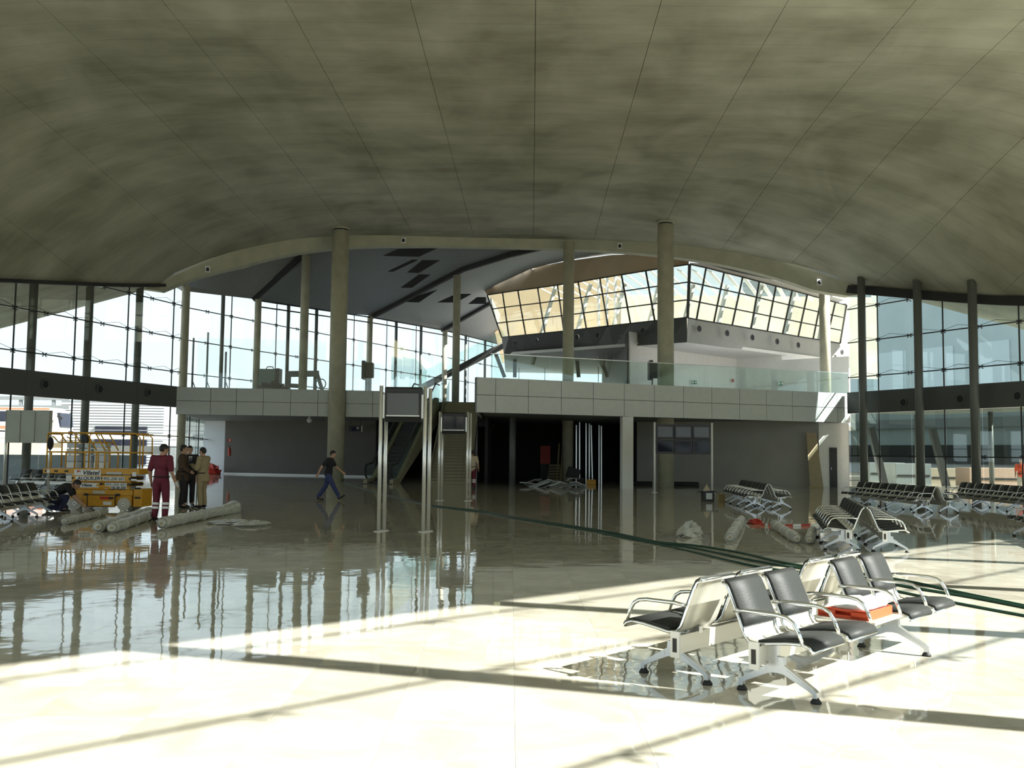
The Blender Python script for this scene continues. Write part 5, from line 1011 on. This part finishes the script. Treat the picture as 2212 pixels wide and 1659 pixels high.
for i, (px, y0) in enumerate(((416, 730), (447, 718), (487, 760))):
    o = thing('mast', ('short thin mast behind the tall glass screen, nearest the end post', 'taller thin mast behind the tall glass screen', 'third thin mast behind the tall glass screen')[i], 'mast', (at(px, 800, 56.5).x, 56.5, 4.83)); zt_ = at(px, y0, 56.5).z - 4.83; MB().cyl((0, 0, 0), .06, zt_, 8).build('pole', 'steel_column', o); MB().bar((0, 0, .9), (.35, 0, 0), .05, .05).build('brace', 'steel_column', o)
# stacks of pale boards behind the lift
nth = 'lowest second third fourth fifth sixth seventh topmost'.split()
for a, b, nm in ((149, 170, 'stack left of the others'), (187, 201, 'narrow middle stack'), (208, 232, 'stack right of the others')):
    pa, pb = at(a, 1000, 34.5), at(b, 1000, 34.5)
    for k in range(8):
        o = MB().box((0, 0, .11), (pb.x - pa.x, .5, .215)).build('insulation_pack', 'blue_white' if k % 2 else 'white_paint', None, .02); o.location = ((pa.x + pb.x) / 2 + .01 * (k % 3), 34.5, .02 + k * .235); tag(o, 'pale insulation pack behind the yellow lift, %s in the %s' % (nth[k], nm), 'pack', 'insulation packs behind the lift')
# ------------------------------------------------------------------ outside
mat('apron', (0.38, 0.33, 0.25), 0.85, noise=0.15, scale=0.2); mat('apron_red', (0.42, 0.30, 0.23), 0.8, noise=0.2, scale=0.15); mat('cladding', (0.55, 0.57, 0.58), 0.45); mat('far_wall', (0.40, 0.45, 0.465), 0.6, noise=0.05, scale=.3); mat('container_grey', (0.20, 0.23, 0.235), 0.5); mat('far_window', (0.52, 0.58, 0.61), 0.5); mat('bus_orange', (0.75, 0.22, 0.12), 0.4); mat('barrier', (0.36, 0.42, 0.48), 0.8)
struct(MB().box((-140, 60, -.4), (200, 300, .3)).build('ground', 'apron')); struct(MB().box((140, 60, -.4), (200, 300, .3)).build('ground', 'apron_red')); struct(MB().box((0, 180, -.4), (80, 160, .3)).build('ground', 'apron'))
b0, b1 = at(-220, 960, 76), at(126, 960, 76); bus = thing('coach', 'orange and white coach parked outside the left glass', 'bus', ((b0.x + b1.x) / 2, 76, 2.06)); L = b1.x - b0.x; bus.scale = (1, 1, .74)
emb = thing('embankment', 'sandy road embankment carrying the coach outside the left glass', 'embankment', ((b0.x + b1.x) / 2, 79, -.25)); MB().prism([(-16, -4.5, 0), (-16, 4.5, 0), (-16, 4.0, 2.3), (-16, -3.6, 2.3)], (21.3, 0, 0)).build('bank', 'apron', emb); MB().box((-5.4, -3.5, 2.45), (21, .12, .3)).build('guard_rail', 'cladding', emb)
MB().prism([(-L/2, 0, .4), (L/2 - .1, 0, .4), (L/2, 0, 1.3), (L/2 - .35, 0, 3.3), (L/2 - .9, 0, 3.75), (-L/2, 0, 3.75)], (0, 2.5, 0)).build('body', 'white_paint', bus, .08); MB().prism([(-L/2, -.02, 2.2), (L/2 - .5, -.02, 2.2), (L/2 - .75, -.02, 3.3), (-L/2, -.02, 3.3)], (0, .04, 0)).build('side_window', 'screen', bus)
MB().box((0, -.015, 3.6), (L - 1.6, .04, .2)).build('roof_stripe', 'bus_orange', bus); MB().box((-.3, -.015, 1.6), (L - 1.4, .04, .3)).build('side_stripe', 'bus_orange', bus); MB().prism([(L/2 - .18, .2, 1.7), (L/2 - .30, .2, 3.2), (L/2 - .30, 2.3, 3.2), (L/2 - .18, 2.3, 1.7)], (.25, 0, 0)).build('windscreen', 'screen', bus)
for x in (L/2 - 2.2, -L/2 + 2.5):
    q = MB().tube([(x, -.03, .5), (x, .3, .5)], .5, 20).build('wheel', 'rubber', bus)
MB().bar((L/2 - .1, -.1, 2.9), (L/2 + .35, -.3, 2.5), .05, .3).build('mirror', 'screen_body', bus)
def clad(px0, px1, y1, Y, depth, label):
    a, b, z1 = at(px0, 960, Y), at(px1, 960, Y), at((px0 + px1) / 2, y1, Y).z; o = thing('building', label, 'building', ((a.x + b.x) / 2, Y, -.25)); w_ = b.x - a.x; h = z1 + .25
    MB().box((0, depth / 2 + .06, h / 2), (w_, depth, h)).build('core', 'soffit_grey', o); k = int(h / .26)
    ribs = MB()
    for i in range(k): ribs.box((0, 0, .15 + i * .26), (w_, .1, .19))
    r = ribs.build('cladding_ribs', 'cladding', o); r['kind'] = 'stuff'; return o, w_, h
o, w_, h = clad(128, 352, 866, 92, 12, 'silver ribbed building outside the left glass, behind the coach'); MB().box((w_ * .1, -.2, 2.2), (w_ * .5, .2, 3.6)).build('glass_front', 'screen', o)
o, w_, h = clad(352, 520, 893, 110, 14, 'lower grey building outside beyond the end post')
for i in range(6): MB().box((-w_/2 + (i + .5) * w_ / 6, -.1, 3.2), (w_ / 8, .12, 1.1)).build('window', 'screen', o)
def longwall(px0, px1, y1, Y, t, m_, name, label, cat):
    a, b, z = at(px0, 980, Y), at(px1, 980, Y), at((px0 + px1) / 2, y1, Y).z; o = thing(name, label, cat, ((a.x + b.x) / 2, Y, -.25)); MB().box((0, 0, (z + .25) / 2), (b.x - a.x, t, z + .25)).build('wall', m_, o); MB().box((0, 0, z + .28), (b.x - a.x + .05, t + .1, .08)).build('coping', m_, o); return o
wa, wb2 = at(-260, 980, 46), at(292, 980, 54); zt2 = at(60, 986, 49).z; o = thing('barrier_wall', 'low blue grey barrier wall outside the left glass', 'wall', (0, 0, -.25))
MB().bar((wa.x, wa.y, (zt2 + .25) / 2), (wb2.x, wb2.y, (zt2 + .25) / 2), .3, zt2 + .25).build('wall', 'barrier', o); MB().bar((wa.x, wa.y, zt2 + .29), (wb2.x, wb2.y, zt2 + .29), .38, .08).build('coping', 'barrier', o)
o = thing('overpass', 'pale road overpass outside beyond the end post', 'overpass', (at(385, 940, 84).x, 84, -.25)); z_ = at(385, 938, 84).z
MB().box((0, 0, z_), (14, 5, .5)).build('deck', 'white_paint', o); MB().box((0, 0, z_ - 1.2), (14, 4, .8)).build('girder', 'soffit_grey', o)
for x in (-5, 0, 5): MB().box((x, 0, (z_ - 1.2) / 2), (1, 3, z_ - 1.2)).build('pier', 'soffit_grey', o)
for z in (.5, .9): MB().bar((-7, -2.4, z_ + z), (7, -2.4, z_ + z), .06, .06).build('railing', 'soffit_grey', o)
o = thing('gantry', 'steel canopy frame outside above the coach', 'gantry', (at(20, 900, 88).x, 88, -.25))
for z in (5.6, 6.4): MB().box((0, 0, z), (11, .4, .3)).build('beam', 'soffit_grey', o)
for x in (-5, -2, 1, 4): MB().box((x, 0, 3.2), (.25, .25, 6.4)).build('post', 'soffit_grey', o)
o = thing('van', 'white van parked outside beyond the end post', 'van', (at(428, 970, 76).x, 76, -.25)); MB().prism([(-2.2, 0, .4), (2.2, 0, .4), (2.2, 0, 1.2), (1.5, 0, 1.9), (-2.2, 0, 2.0)], (0, 1.8, 0)).build('body', 'white_paint', o, .06); MB().box((1.2, -.01, 1.5), (.8, .04, .4)).build('side_window', 'screen', o)
for x in (-1.4, 1.4): MB().tube([(x, -.03, .33), (x, .2, .33)], .33, 16).build('wheel', 'rubber', o)
# right side: shaded terminal wing across the apron
o = thing('building', 'pale shaded terminal wing across the apron outside the right glass', 'building', (58, 85, -.25), math.radians(-62)); MB().box((0, 4, 13), (110, 8, 26)).build('wall', 'far_wall', o)
for i in range(16):
    wn = MB().box((-50 + i * 6.6, -.05, 11), (4.2, .15, 6)).build('window', 'far_window', o)
MB().box((0, -.2, 5.6), (110, .5, 1.0)).build('cornice', 'soffit_grey', o); MB().box((0, -.1, 2.2), (110, .2, 2.0)).build('base_strip', 'dark_steel', o)
for px, Y, w_, h_, m_, nm in ((1960, 60, 2.2, 1.5, 'container_grey', 'pale grey container outside behind the left pair of right-hand posts'), (1905, 66, 2.4, 1.5, 'container_grey', 'pale container outside beside the end of the right glass'), (2060, 62, 4, 1.2, 'apron', 'low sand-coloured block outside behind the middle post'), (2150, 58, 4, 1.3, 'apron_red', 'low reddish block outside near the right edge')):
    c = at(px, 1010, Y); o = thing('container', nm, 'container', (c.x, Y, -.25)); MB().box((0, 0, h_ / 2), (w_, 1.8, h_)).build('body', m_, o, .03); MB().box((0, -.92, h_ * .5), (w_ * .9, .03, .12)).build('rib', 'dark_steel', o)
for px in (1895, 2028): 
    c = at(px, 990, 56); o = thing('raking_prop', ('dark raking prop outside near the end of the right glass', 'dark raking prop outside behind the middle right post')[px > 2000], 'prop', (c.x, 56, -.25)); MB().bar((-.35, 0, 3.6), (.45, 0, 0), .35, .35).build('strut', 'dark_steel', o); MB().box((.45, 0, .05), (.7, .7, .1)).build('base', 'dark_steel', o)

cn = thing('canopy', 'added flat canopy blocking the sun outside the right glass wall', 'canopy', (0, 0, 0)); MB().prism([(xr(40) + .3, 40, 3.95), (xr(51) + .3, 51.4, 3.95), (xr(51) + 4.5, 52.2, 3.95), (xr(40) + 4.5, 42, 3.95)], (0, 0, .25)).build('deck', 'soffit_grey', cn)  # added to keep the sun off the wall below the band
for y in (42.5, 47, 51): MB().cyl((xr(y) + 4.0, y + 1.2, -.25), .12, 4.2, 12).build('post', 'steel_column', cn)
